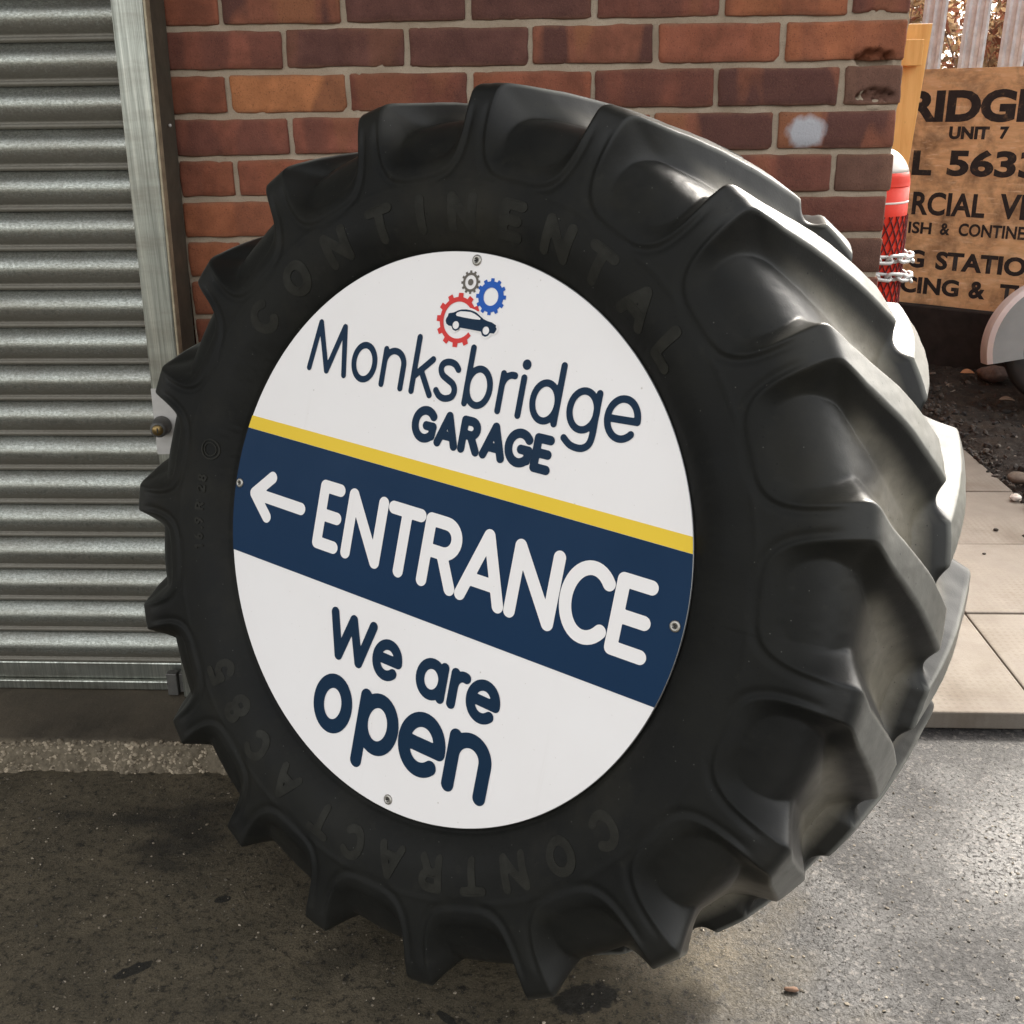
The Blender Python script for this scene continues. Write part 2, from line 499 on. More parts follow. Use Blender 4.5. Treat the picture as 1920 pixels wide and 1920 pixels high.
M = {
    'brick': mat_brick(), 'mortar': mat_mortar(), 'far_brick': mat_far_brick(),
    'slat': mat_zinc(), 'zinc': mat_zinc('galvanised_rail', False, 1.15), 'pale': simple('galvanised_pale', (.74, .75, .77), .6, 0, .3, 22, .15),
    'rubber': mat_rubber(), 'lug': mat_rubber('worn_sheen_rubber'), 'ground': mat_ground(), 'slab': mat_slab(), 'step': mat_step(),
    'soil': mat_soil(), 'stone': mat_stone(), 'ply': mat_ply(), 'blackpaint': mat_signpaint(), 'pine': mat_pine(),
    'rail_edge': simple('rail_edge_brown', (.085, .075, .055), .6, .2, .3, 18, .2),
    'rail_lip': simple('rail_lip_bare', (.42, .36, .25), .5, .4, .4, 40, .2),
    'sign_white': simple('sign_white', (.86, .835, .82), .38, 0, .03, 4, spec=.18),
    'sign_navy': simple('sign_navy', (.0075, .030, .075), .36, 0, .06, 8, spec=.10),
    'sign_ink': simple('sign_ink_navy', (.0085, .027, .058), .4, 0, .05, 8, spec=.10),
    'sign_yellow': simple('sign_yellow', (.82, .57, .045), .38, 0, .03, 6, spec=.18),
    'sign_red': simple('sign_red', (.66, .045, .04), .4, 0, .04, 6, spec=.18),
    'sign_blue': simple('sign_blue', (.015, .10, .44), .4, 0, .04, 6, spec=.18),
    'sign_grey': simple('sign_grey', (.135, .12, .10), .4, 0, .05, 6, spec=.18),
    'sign_edge': simple('sign_edge_alu', (.3, .3, .3), .4, .7, .1, 30),
    'screw': simple('screw_zinc', (.42, .40, .36), .38, .8, .25, 200),
    'hole': simple('dark_recess', (.02, .02, .018), .7, 0, .2, 60),
    'red': simple('cylinder_red', (.72, .035, .014), .5, 0, .12, 12, spec=.25),
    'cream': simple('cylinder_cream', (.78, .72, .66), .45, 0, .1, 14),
    'net': simple('net_plastic', (.12, .006, .006), .5, 0, .1, 30),
    'chain': simple('chain_zinc', (.60, .60, .58), .42, .35, .2, 70),
    'brass': simple('brass', (.32, .22, .09), .4, .8, .25, 120),
    'iron': simple('grey_iron', (.13, .125, .115), .55, .5, .3, 50, .2),
    'tape': simple('white_tape', (.52, .50, .47), .6, 0, .15, 40),
    'sleeper': simple('dark_sleeper', (.018, .014, .012), .85, 0, .5, 14, .4),
    'guard': simple('white_mudguard', (.66, .64, .645), .5, 0, .12, 9),
    'guard_shaded': simple('mudguard_side_shaded', (.24, .255, .25), .6, 0, .15, 9),  # mudguard white darkened to grey, shade painted into the side
    'dark_tyre': simple('dark_tyre', (.022, .021, .02), .7, 0, .3, 20, .2),
    'leaf_dry': None, 'leaf_red': None, 'leaf_green': None,
    'twig': simple('dry_twig', (.2, .13, .085), .8, 0, .3, 30),
    'litter': simple('fallen_leaf', (.42, .19, .085), .7, 0, .3, 60),
    'dark_chip': simple('dark_chip', (.03, .024, .018), .8, 0, .3, 60),
    'rust': simple('rusty_flake', (.06, .03, .018), .9, 0, .4, 80),
}
def mat_signwhite():
    b = NB('sign_white_weathered')
    v = b.coord()
    c = b.ramp(b.noise(v, 3.5, 5, .6), [(.3, (.83, .80, .78)), (.7, (.87, .845, .83))])
    streak = b.noise(b.mapping(v, (38, 1.6, 1)), 1.0, 4, .6)
    c = b.mix(b.ramp(streak, [(.62, 0), (.8, .16)]), c, (.55, .5, .44))
    sp = b.voronoi(v, 26)
    c = b.mix(b.ramp(sp, [(.022, .55), (.045, 0)]), c, (.38, .33, .27))
    sp2 = b.voronoi(b.mapping(v, (1, 1, 1), (2.7, 1.1, .3)), 70)
    c = b.mix(b.ramp(sp2, [(.03, .4), (.06, 0)]), c, (.45, .4, .34))
    r = b.ramp(b.noise(v, 9, 5, .65), [(.3, .28), (.7, .5)])
    return b.done(c, r, b.bump(b.noise(v, 2.2, 2), .06, .01), spec=.25)
M['sign_white'] = mat_signwhite()
def mat_leaf(name, col):
    b = NB(name)
    v = b.coord()
    c = b.mix(1.0, tuple(col), b.ramp(b.noise(v, 17, 3, .6), [(.3, .6), (.7, 1.3)]), 'MULTIPLY')
    b.done(c, .6, spec=.3)
    tr = b.n('ShaderNodeBsdfTranslucent')
    b.L(c, tr.inputs[0])
    mx = b.n('ShaderNodeMixShader'); mx.inputs[0].default_value = .5
    b.L(b.b.outputs[0], mx.inputs[1]); b.L(tr.outputs[0], mx.inputs[2])
    b.L(mx.outputs[0], b.out.inputs[0])
    return b.m
M['leaf_dry'] = mat_leaf('dry_leaf', (.60, .45, .28))
M['leaf_red'] = mat_leaf('rusty_leaf', (.36, .16, .10))
M['leaf_green'] = mat_leaf('green_leaf', (.12, .2, .05))

# ================================================================== SETTING: ground, step, slabs, soil
def sheet(name, x0, x1, y0, y1, z, mat, kind='structure'):
    me = mesh(name, [(x0, y0, z), (x1, y0, z), (x1, y1, z), (x0, y1, z)], [(0, 1, 2, 3)])
    o = obj(name, me, mat)
    o['kind'] = kind
    return o
sheet('ground', -300, 300, -300, 300, 0.0, M['ground'])

# concrete step under the shutter, its broken nose showing the aggregate
def build_step():
    x0, x1, zt = -3.0, 0.72, 0.06
    nx = 900
    xs = np.linspace(x0, x1, nx)
    prof = [(0.10, 1.0), (0.0, 1.0), (-.1, 1.0), (-.18, 1.0), (-.225, .99), (-.25, .95), (-.262, .88), (-.27, .75), (-.275, .6), (-.279, .45), (-.283, .3), (-.287, .15), (-.292, -.05)]
    vs = []
    for i, x in enumerate(xs):
        e = .016 * float(vnoise(x * 6, 1.3, 3)) + .007 * float(vnoise(x * 25, 4.1, 4))
        for j, (y, zf) in enumerate(prof):
            w = sstep(0, 3, j - 3.0)
            r = (.0045 * float(vnoise(x * 85, j * 1.9, 5)) + .003 * float(vnoise(x * 170, j * 3.1, 6))) * float(w)
            rz = r * .7
            vs.append((x, y + (e + r * 1.3) * float(w) , max(-.01, zt * zf + rz + .0012 * float(vnoise(x * 9, y * 30, 8)))))
    o = obj('step', mesh('step', vs, grid_faces(nx, len(prof)).tolist(), True), M['step'])
    o['kind'] = 'structure'
    # aggregate pebbles showing in the broken nose
    bm = bmesh.new()
    r2 = random.Random(3)
    for k in range(2600):
        x = r2.uniform(-.75, .0)
        e = .016 * float(vnoise(x * 6, 1.3, 3)) + .007 * float(vnoise(x * 25, 4.1, 4))
        t = r2.random()
        y = -.262 - .026 * t + e
        z = .052 * (1 - t) + r2.uniform(-.004, .003)
        s = r2.choice([.0022, .003, .004, .005, .006]) * r2.uniform(.7, 1.2)
        mt = Matrix.Translation((x, y, max(.001, z))) @ Matrix.Rotation(r2.uniform(0, 6), 4, 'Z') @ Matrix.Diagonal((s * r2.uniform(.8, 1.4), s, s * r2.uniform(.6, .9), 1))
        bmesh.ops.create_icosphere(bm, subdivisions=1, radius=1, matrix=mt)
    g = NB('step_aggregate')
    vv = g.coord()
    vo = g.n('ShaderNodeSeparateColor'); g.L(g.voronoi(vv, 120, out='Color'), vo.inputs[0])
    cc = g.ramp(vo.outputs[0], [(0, (.10, .08, .055)), (.5, (.22, .18, .125)), (1, (.40, .33, .24))])
    g.done(cc, .8, g.bump(g.noise(vv, 400, 3), .3, .001))
    o = obj('aggregate', bm_mesh('aggregate', bm, True), g.m)
    o['kind'] = 'stuff'
build_step()

# pavement of separate slabs beside the wall end
pave = empty('pavement', (1.27, -.085, 0))
pave['kind'] = 'structure'
def slab(x0, x1, y0, y1, seed):
    g = .004
    r2 = random.Random(seed)
    w, d = x1 - x0 - g, y1 - y0 - g
    bm = bmesh.new()
    add_box(bm, -w / 2, w / 2, -d / 2, d / 2, -.04, 0, .004, 2)
    o = obj('paving_slab', bm_mesh('paving_slab', bm), M['slab'], pave)
    o.location = Vector(((x0 + x1) / 2, (y0 + y1) / 2, .041 + r2.uniform(-.001, .0015))) - pave.location
    o.rotation_euler = (r2.uniform(-.003, .003), r2.uniform(-.003, .003), r2.uniform(-.003, .003))
k = 0
ys = [-.085, .405, .87, 1.335, 1.80, 2.265]
xs = [1.06, 1.52, 1.985]
for i in range(len(xs) - 1):
    for j in range(len(ys) - 1):
        y0, y1 = ys[j], ys[j + 1]
        slab(xs[i], xs[i + 1], y0, y1, 50 + k); k += 1
def bedding():
    me = box_mesh('slab_bedding', 1.063, 1.982, -.078, 2.26, -.02, .022, 0)
    o = obj('slab_bedding', me, M['soil'], pave)
    o.location = -pave.location
bedding()

# rough soil beyond the slabs
def soil_height(x, y):
    h = .02 + .05 * sstep(2.0, 3.6, y) + .018 * vnoise(x * 3.1, y * 3.1, 21) + .014 * vnoise(x * 9, y * 9, 22) + .009 * vnoise(x * 23, y * 23, 23) + .006 * vnoise(x * 55, y * 55, 24)
    edge = np.minimum(1, sstep(1.985, 2.12, x) + sstep(2.26, 2.4, y)) * sstep(-.5, .1, y) * (1 - sstep(4.2, 4.6, x))
    return np.maximum(.001, edge * (h + .02)) + .003 - .005 * (edge < .02)
def build_soil():
    xs = np.linspace(1.99, 4.6, 330); ys = np.linspace(-.5, 4.6, 560)
    X, Y = np.meshgrid(xs, ys, indexing='ij')
    Z = soil_height(X, Y)
    o = obj('soil', mesh('soil', np.stack([X, Y, Z], -1).reshape(-1, 3), grid_faces(len(xs), len(ys)), True), M['soil'])
    o['kind'] = 'structure'
    xs = np.linspace(.9, 1.99, 110); ys = np.linspace(2.27, 4.6, 260)
    X, Y = np.meshgrid(xs, ys, indexing='ij')
    Z = soil_height(X, Y)
    o = obj('soil', mesh('soil', np.stack([X, Y, Z], -1).reshape(-1, 3), grid_faces(len(xs), len(ys)), True), M['soil'])
    o['kind'] = 'structure'
build_soil()
def rubble():
    bm = bmesh.new()
    r2 = random.Random(11)
    for k in range(2600):
        x = r2.uniform(1.97, 3.3); y = r2.uniform(.6, 3.6)
        if r2.random() < .35: x = 1.99 + abs(r2.gauss(0, .05))
        z = float(soil_height(x, y)) if x > 1.99 else .042
        s = r2.choice([.003, .004, .006, .009, .013]) * r2.uniform(.7, 1.3)
        mt = Matrix.Translation((x, y, z + s * .2)) @ Matrix.Rotation(r2.uniform(0, 6), 4, (r2.random(), r2.random(), 1)) @ Matrix.Diagonal((s * r2.uniform(.9, 1.6), s, s * r2.uniform(.5, .8), 1))
        bmesh.ops.create_icosphere(bm, subdivisions=1, radius=1, matrix=mt)
    for v in bm.verts:
        v.co += Vector((r2.uniform(-.001, .001), r2.uniform(-.001, .001), r2.uniform(-.001, .001)))
    g = NB('rubble')
    vo = g.n('ShaderNodeSeparateColor'); g.L(g.voronoi(g.coord(), 30, out='Color'), vo.inputs[0])
    cc = g.ramp(vo.outputs[0], [(0, (.012, .01, .009)), (.6, (.04, .033, .027)), (.93, (.07, .058, .046)), (1, (.26, .23, .19))])
    g.done(cc, .8)
    o = obj('gravel', bm_mesh('gravel', bm), g.m)
    o['kind'] = 'stuff'
rubble()

def grit():
    r2 = random.Random(23)
    base = bmesh.new(); bmesh.ops.create_icosphere(base, subdivisions=1, radius=1)
    bv = np.array([v.co[:] for v in base.verts]); bf = np.array([[v.index for v in f.verts] for f in base.faces]); base.free()
    r3 = np.random.default_rng(5)
    N = 3600
    vs, fs = [], []
    for k in range(N):
        x = r2.uniform(-.75, 1.7); y = r2.uniform(-1.25, -.3)
        s = r2.choice([.0007, .0009, .0012, .0012, .0016, .0024]) * r2.uniform(.8, 1.25)
        sc = np.array([s * r2.uniform(.8, 1.6), s * r2.uniform(.8, 1.4), s * r2.uniform(.5, .8)])
        a = r2.uniform(0, 6.28); ca, sa = math.cos(a), math.sin(a)
        p = bv * sc * (1 + .25 * r3.standard_normal(bv.shape) * .5)
        q = np.stack([p[:, 0] * ca - p[:, 1] * sa + x, p[:, 0] * sa + p[:, 1] * ca + y, p[:, 2] + s * .25], 1)
        fs.append(bf + len(bv) * k); vs.append(q)
    g = NB('grit')
    vo = g.n('ShaderNodeSeparateColor'); g.L(g.voronoi(g.coord(), 90, out='Color'), vo.inputs[0])
    g.done(g.ramp(vo.outputs[0], [(0, (.02, .018, .015)), (.45, (.06, .05, .037)), (.75, (.16, .13, .09)), (1, (.42, .36, .28))]), .7)
    o = obj('grit', mesh('grit', np.vstack(vs), np.vstack(fs)), g.m)
    o['kind'] = 'stuff'
grit()

def lump(name, loc, size, seed, col, label, cat, group=None, mat=None, sub=3, sq=(1, 1, .6)):
    bm = bmesh.new()
    bmesh.ops.create_icosphere(bm, subdivisions=sub, radius=1)
    for v in bm.verts:
        p = v.co.copy()
        d = 1 + .22 * float(vnoise(p.x * 1.7 + seed, p.y * 1.7 + p.z * 1.1, seed)) + .1 * float(vnoise(p.x * 4 + seed, p.z * 4 - p.y * 2, seed + 1))
        v.co = Vector((p.x * sq[0], p.y * sq[1], p.z * sq[2])) * d * size
    o = obj(name, bm_mesh(name, bm, True), mat or M['stone'])
    o.location = loc
    o.color = (*col, 1)
    return tag(o, label, cat, group)
lump('stone', (2.41, 2.74, .10), .062, 4, (.13, .095, .08), 'rounded brown stone lying on dark soil below the white mudguard', 'stone', None)
lump('stone', (1.985, 1.17, .058), .028, 9, (.55, .5, .44), 'pale chalky stone at the slab edge, larger of the two', 'stone', None)
lump('stone', (1.955, 1.245, .052), .017, 13, (.6, .56, .5), 'small whitish stone on the slab edge beside the larger pale one', 'stone', None)
lump('stone', (2.06, 1.42, .06), .045, 17, (.11, .085, .065), 'flat brown stone half sunk in soil next to the slabs', 'stone', None, sq=(1.2, 1, .4))

def leaf_litter(loc, size, rz, tilt, label, mat, name='fallen_leaf', cat='leaf', group=None):
    vs = []; n = 9
    for i in range(n):
        t = i / (n - 1)
        w = .42 * math.sin(math.pi * t) ** .8
        for sgn in (-1, 0, 1):
            vs.append(((t - .5) * size, sgn * w * size * .5, size * (.18 * abs(sgn) * math.sin(math.pi * t) + .12 * (t - .5) ** 2)))
    fs = []
    for i in range(n - 1):
        for j in range(2):
            a = i * 3 + j
            fs.append((a, a + 3, a + 4, a + 1))
    me = mesh(name, vs, fs, True)
    o = obj(name, me, mat)
    md = o.modifiers.new('thick', 'SOLIDIFY'); md.thickness = .0012
    o.location = loc; o.rotation_euler = (tilt, .1, rz)
    return tag(o, label, cat, group)
leaf_litter((2.3, 2.75, .105), .075, .3, .4, 'single orange dead leaf lying on the dark soil beyond the tyre', M['litter'])
leaf_litter((2.32, 2.33, .09), .07, .1, .2, 'tan dead leaf on the soil left of the dark wheel', M['twig'])
leaf_litter((1.622, .905, .05), .034, .4, .9, 'curled brown leaf at the slab joint, beside the tread', M['dark_chip'])
leaf_litter((1.865, .905, .05), .034, -.5, .9, 'curled brown leaf at the slab joint, at the right edge of the photo', M['dark_chip'])
for (x, y, s, lab) in ((1.71, 1.26, .009, 'dark crumb in the middle of the middle-distance slab'), (1.8, .98, .007, 'tiny dark crumb just beyond the second slab joint'), (1.64, 1.62, .006, 'tiny dark crumb on the brownish far slab, nearest the soil'), (1.7, .79, .005, 'tiny dark crumb just before the second slab joint')):
    lump('soil_crumb', (x, y, .044), s, int(x * 100), (.03, .024, .018), lab, 'crumb', 'crumbs of soil on the slabs', sub=2)
lump('gravel_chip', (.858, -.835, .004), .007, 31, (.17, .10, .065), 'rusty brown chip lying on the wet asphalt in front of the tyre', 'chip', sub=2, sq=(1.7, .7, .5))

# ================================================================== BRICK WALL
WL, WR = -.2245, 1.121
def lean(z): return (z - 1.40) * .022
wall = empty('brick_wall', (.45, .05, 0), None, 'red brick garage wall with sandy mortar and chipped corner bricks', 'wall')
BR_T = {
    'o': ((.36, .14, .058), .5), 'r': ((.235, .078, .044), .2), 'm': ((.185, .064, .042), .45), 'd': ((.125, .053, .042), .35),
    'f': ((.205, .075, .046), .9), 'b': ((.14, .072, .05), .3), 'q': ((.285, .098, .048), .3)}
def brick_mesh(w, h, seed, dents=(), nx=12, nz=6, depth=.06):
    r2 = np.random.default_rng(seed)
    us = np.r_[-1, np.linspace(-1 + .0052 / w, 1 - .0052 / w, nx - 2), 1]; ws = np.r_[-1, np.linspace(-1 + .0052 / h, 1 - .0052 / h, nz - 2), 1]
    U, W = np.meshgrid(us, ws, indexing='ij')
    X = U * w / 2; Z = W * h / 2
    X = X + (np.abs(U) > .99) * vnoise(Z * 55 + seed, U * 3, seed) * .0013
    Z = Z + (np.abs(W) > .99) * (vnoise(X * 45 + seed * 1.3, W * 3, seed + 5) * .0011 + vnoise(X * 14 + seed, W * 7, seed + 2) * .0009)
    Y = vnoise(X * 40, Z * 40 + seed, seed + 1) * .0008
    b = (np.abs(U) > .99) | (np.abs(W) > .99)
    cor = (np.abs(U) > .99) & (np.abs(W) > .99)
    Y = Y + b * (.0018 + .0008 * r2.random(U.shape)) 
    X = X - cor * np.sign(U) * (.0016 + .001 * r2.random(U.shape)); Z = Z - cor * np.sign(W) * (.0012 + .001 * r2.random(U.shape))
    for (dx, dz, rx, rz, dp) in dents:
        q = np.sqrt(((X - dx) / rx) ** 2 + ((Z - dz) / rz) ** 2) + .25 * vnoise(X * 120, Z * 120, seed + 9)
        Y = Y + dp * (1 - sstep(.75, 1.05, q)) * (.8 + .4 * vnoise(X * 200, Z * 200, seed + 11))
    front = np.stack([X, Y, Z], -1).reshape(-1, 3)
    faces = grid_faces(nx, nz).tolist()
    ring = [i * nz for i in range(nx)] + [(nx - 1) * nz + j for j in range(1, nz)] + [i * nz + nz - 1 for i in range(nx - 2, -1, -1)] + [j for j in range(nz - 2, 0, -1)]
    base = len(front)
    back = front[ring].copy(); back[:, 1] = depth
    n = len(ring)
    for i in range(n):
        a, c = ring[i], ring[(i + 1) % n]
        faces.append((c, a, base + i, base + (i + 1) % n))
    return mesh('brick', np.vstack([front, back]), faces, True)
def chips(w, seed):
    r3 = random.Random(seed)
    out = []
    for _ in range(r3.choice([1, 2, 3, 4])):
        if r3.random() < .75: out.append((r3.uniform(-w / 2, w / 2), r3.choice([-1, 1]) * .0325, r3.uniform(.004, .011), r3.uniform(.0025, .005), .004))
        else: out.append((r3.choice([-1, 1]) * w / 2, r3.choice([-1, 1]) * .0325, r3.uniform(.005, .01), r3.uniform(.005, .012), .006))
    return tuple(out)
_full = [brick_mesh(.2145, .0645, 100 + k, chips(.2145, k), nx=30, nz=9) for k in range(10)]
_half = [brick_mesh(.102, .0645, 200 + k, chips(.102, 40 + k), nx=16, nz=9) for k in range(4)]
TONES = {  # course: tones from left, (full pattern of this wall as photographed)
    0: 'rfddmqm', 1: 'mddfrq', 2: 'romrmfb', 3: 'mmmmff', 4: 'rrmmmmb', 5: 'qqmmmm', 6: 'qqmmmmb', 7: 'qrmmmm', 8: 'rdmmmmr'}
nb = 0
z_top = 1.465
for ci in range(-5, 20):
    zc = z_top - ci * .075 - .0375 - .0
    if zc < .03: break
    odd = (ci % 2 != 0)             # stretchers start at k*.225
    edges = [WL] + [k * .225 for k in range(0, 5)] + [WR + .004] if odd else [WL] + [(k - .5) * .225 for k in range(0, 6)] + [WR + .004]
    tones = TONES.get(ci, ''.join(random.choice('rmmdfqr') for _ in range(8)))
    for k in range(len(edges) - 1):
        a, b_ = edges[k], edges[k + 1]
        w = b_ - a - .0105
        if w < .04: continue
        xc = (a + b_) / 2
        last = (k == len(edges) - 2)
        jag = random.uniform(-.006, .003) if last else 0
        dents = ()
        if ci == 1 and last: dents = ((.055, -.03, .034, .017, .03),)
        if ci == 2 and last: dents = ((.005, -.016, .035, .011, .02),)
        if ci == 0 and last: dents = ((-.01, -.035, .03, .006, .02),)
        if dents:
            me = brick_mesh(w + jag, .0645, 300 + ci * 7 + k, dents, nx=40, nz=16)
        elif abs(w - .2145) < .012 and not last: me = random.choice(_full)
        elif abs(w - .102) < .004 and not last: me = random.choice(_half)
        else: me = brick_mesh(w + jag, .0645, 300 + ci * 7 + k, nx=max(5, int(w / .02)))
        o = obj('brick', me, M['brick'], wall)
        o.location = Vector((xc + lean(zc) * (xc > .5) * .9 + jag / 2 + random.uniform(-.0012, .0012), random.uniform(-.0015, .0015), zc + random.uniform(-.001, .001))) - wall.location
        o.rotation_euler = (random.uniform(-.006, .006), random.uniform(-.004, .004), 0)
        t = tones[min(k, len(tones) - 1)]
        col, al = BR_T[t]
        f = random.uniform(1.02, 1.32)
        o.color = (col[0] * f, col[1] * f, col[2] * f, al)
        if ci == 3 and last:
            o['label'] = 'dark red brick with a round splash of white paint'
            PAINTED = o
        if dents: o['label'] = 'corner brick with a broken hole in its lower edge'
# white paint splash as marking on one brick
def paint_brick():
    m2 = M['brick'].copy(); m2.name = 'brick_with_paint'
    t = m2.node_tree
    bs = [n for n in t.nodes if n.type == 'BSDF_PRINCIPLED'][0]
    src = bs.inputs['Base Color'].links[0].from_socket
    tc = t.nodes.new('ShaderNodeTexCoord')
    sub = t.nodes.new('ShaderNodeVectorMath'); sub.operation = 'SUBTRACT'; sub.inputs[1].default_value = (-.055, 0, -.003)
    t.links.new(tc.outputs['Object'], sub.inputs[0])
    sc = t.nodes.new('ShaderNodeMapping'); sc.inputs['Scale'].default_value = (19, 0, 23)
    t.links.new(sub.outputs[0], sc.inputs[0])
    ln = t.nodes.new('ShaderNodeVectorMath'); ln.operation = 'LENGTH'; t.links.new(sc.outputs[0], ln.inputs[0])
    nz = t.nodes.new('ShaderNodeTexNoise'); nz.inputs['Scale'].default_value = 45; nz.inputs['Detail'].default_value = 4
    t.links.new(tc.outputs['Object'], nz.inputs['Vector'])
    ad = t.nodes.new('ShaderNodeMath'); ad.operation = 'MULTIPLY_ADD'; ad.inputs[1].default_value = .5
    t.links.new(nz.outputs[0], ad.inputs[0]); t.links.new(ln.outputs['Value'], ad.inputs[2])
    rp = t.nodes.new('ShaderNodeValToRGB'); rp.color_ramp.elements[0].position = .75; rp.color_ramp.elements[0].color = (.9, .9, .9, 1)
    rp.color_ramp.elements[1].position = 1.15 if False else 1.0; rp.color_ramp.elements[1].color = (0, 0, 0, 1)
    t.links.new(ad.outputs[0], rp.inputs[0])
    mx = t.nodes.new('ShaderNodeMix'); mx.data_type = 'RGBA'
    t.links.new(rp.outputs[0], mx.inputs[0]); t.links.new(src, mx.inputs[6]); mx.inputs[7].default_value = (.46, .47, .5, 1)
    t.links.new(mx.outputs[2], bs.inputs['Base Color'])
    PAINTED.data = PAINTED.data.copy(); PAINTED.data.materials.clear(); PAINTED.data.materials.append(m2)
paint_brick()
# mortar bed: uneven sheet a few mm behind the brick faces
def mortar():
    xs = np.r_[np.linspace(WL, .98, 240), np.linspace(.985, WR - .004, 70)]; zs = np.linspace(0, 1.84, 460)
    X, Z = np.meshgrid(xs, zs, indexing='ij')
    Y = .0052 + .0011 * vnoise(X * 30, Z * 30, 41) + .0007 * vnoise(X * 90, Z * 90, 42)
    for (hx, hz, ra, rb) in ((1.066, 1.3215, .036, .019), (1.078, 1.262, .034, .011)):
        qq = np.sqrt(((X - hx) / ra) ** 2 + ((Z - hz) / rb) ** 2) + .2 * vnoise(X * 120, Z * 120, 9)
        Y = Y + .032 * (1 - sstep(.8, 1.1, qq))
    e = (X > WR - .01)
    Xs = X + lean(Z) * (X - WL) / (WR - WL) + e * (vnoise(Z * 60, X, 44) * .003)
    vs = np.stack([Xs, Y, Z], -1).reshape(-1, 3)
    n = len(zs)
    fs = grid_faces(len(xs), n).tolist()
    base = len(vs)
    last = vs[-n:].copy(); last[:, 1] = .1
    vs = np.vstack([vs, last])
    for j in range(n - 1):
        a = (len(xs) - 1) * n + j
        fs.append((a, base + j, base + j + 1, a + 1))
    o = obj('mortar', mesh('mortar', vs - np.array(wall.location), fs, True), M['mortar'], wall)
mortar()
def mortar_patch(x, z, sx, sz, seed):
    bm = bmesh.new()
    bmesh.ops.create_icosphere(bm, subdivisions=3, radius=1)
    for v in bm.verts:
        d = 1 + .3 * float(vnoise(v.co.x * 2 + seed, v.co.z * 2 + v.co.y, seed))
        v.co = Vector((v.co.x * sx, v.co.y * .006, v.co.z * sz)) * d
    o = obj('mortar_patch', bm_mesh('mortar_patch', bm, True), M['mortar'], wall)
    o.location = Vector((x, .009, z)) - wall.location
mortar_patch(1.074, 1.243, .026, .009, 3)
mortar_patch(1.035, 1.378, .03, .005, 6)
# body of the building, behind and above the part seen
bm = bmesh.new()
add_box(bm, -7, 1.108, .1, 6.5, 0, 4.6)
add_box(bm, -7, 1.116, .004, .0995, 1.845, 4.6)
o = obj('building_body', bm_mesh('building_body', bm), M['far_brick'], wall)
o.location = -wall.location
o = obj('shade_canopy', box_mesh('shade_canopy', -7, 1.12, -1.1, .003, 2.45, 2.6, .004), M['rail_edge'], wall)  # unseen canopy, added to darken slat reflections and shade the front
o.location = -wall.location

# ================================================================== ROLLER SHUTTER
shut = empty('roller_shutter', (-1.6, -.05, .06), None, 'galvanised steel roller shutter closed down onto the concrete step', 'shutter')
SX0, SX1 = -3.0, -.262
P = .0734
def slat_mesh():
    # cross-section (y toward viewer negative, z from 0 at lower seam to P)
    pr = []
    for t in np.linspace(0, 1, 15):
        a = t
        y = -.019 * math.sin(math.pi * min(1, max(0, a))) ** .8
        pr.append((y, .0085 + a * (P - .0125)))
    pr = [(.006, -.003), (-.002, -.0025), (-.0055, .0005), (-.0058, .004), (-.0035, .0070), (-.0008, .0082)] + pr[1:] + [(.003, P - .0022), (.006, P - .003)]
    xs = np.linspace(SX0, SX1, 40)
    vs = [(x - shut.location.x, y, z) for x in xs for (y, z) in pr]
    return mesh('slat', vs, grid_faces(len(xs), len(pr)).tolist(), True)
SLAT = slat_mesh()
zs0 = .1235 - .06
for k in range(30):
    o = obj('slat', SLAT, M['slat'], shut)
    o.location = (random.uniform(-.05, 0) * 0, random.uniform(-.0006, .0006), zs0 + .001 + k * P * .9985)
bm = bmesh.new()
add_box(bm, SX0 - shut.location.x, SX1 + .002 - shut.location.x, -.008, .012, .024, .0635, .003)
add_box(bm, SX0 - shut.location.x, SX1 + .002 - shut.location.x, -.018, .012, .0015, .0235, .003)
obj('bottom_bar', bm_mesh('bottom_bar', bm), M['zinc'], shut)
# guide rail, a channel fixed to the wall face (very slightly out of plumb like the photographed one)
def sheared(me, k=.022):
    for v in me.vertices:
        v.co.x += (v.co.z + .06 - 1.40) * k
    return me
def rail_box(name, x0, x1, y0, y1, z0, z1, mat, bev=.002):
    me = box_mesh(name, x0 - shut.location.x, x1 - shut.location.x, y0 - shut.location.y, y1 - shut.location.y, z0 - .06, z1 - .06, bev)
    return obj(name, sheared(me), mat, shut)
rail_box('guide_rail', -.2745, -.2165, -.1, -.0815, .062, 2.4, M['zinc'], .004)
rail_box('guide_rail_lip', -.2152, -.2105, -.104, -.082, .062, 2.4, M['rail_lip'], .0012)
rail_box('guide_rail_side', -.2235, -.2125, -.0805, -.001, .062, 2.4, M['rail_edge'], .001)
rail_box('guide_rail_return', -.2745, -.262, -.0805, -.07, .062, 2.4, M['rail_edge'], .001)
def rivet():
    bm = bmesh.new()
    bmesh.ops.create_uvsphere(bm, u_segments=12, v_segments=8, radius=.003)
    o = obj('rivet', bm_mesh('rivet', bm, True), M['tape'], shut)
    o.location = Vector((-.2115, -.045, 1.225)) - shut.location
rivet()
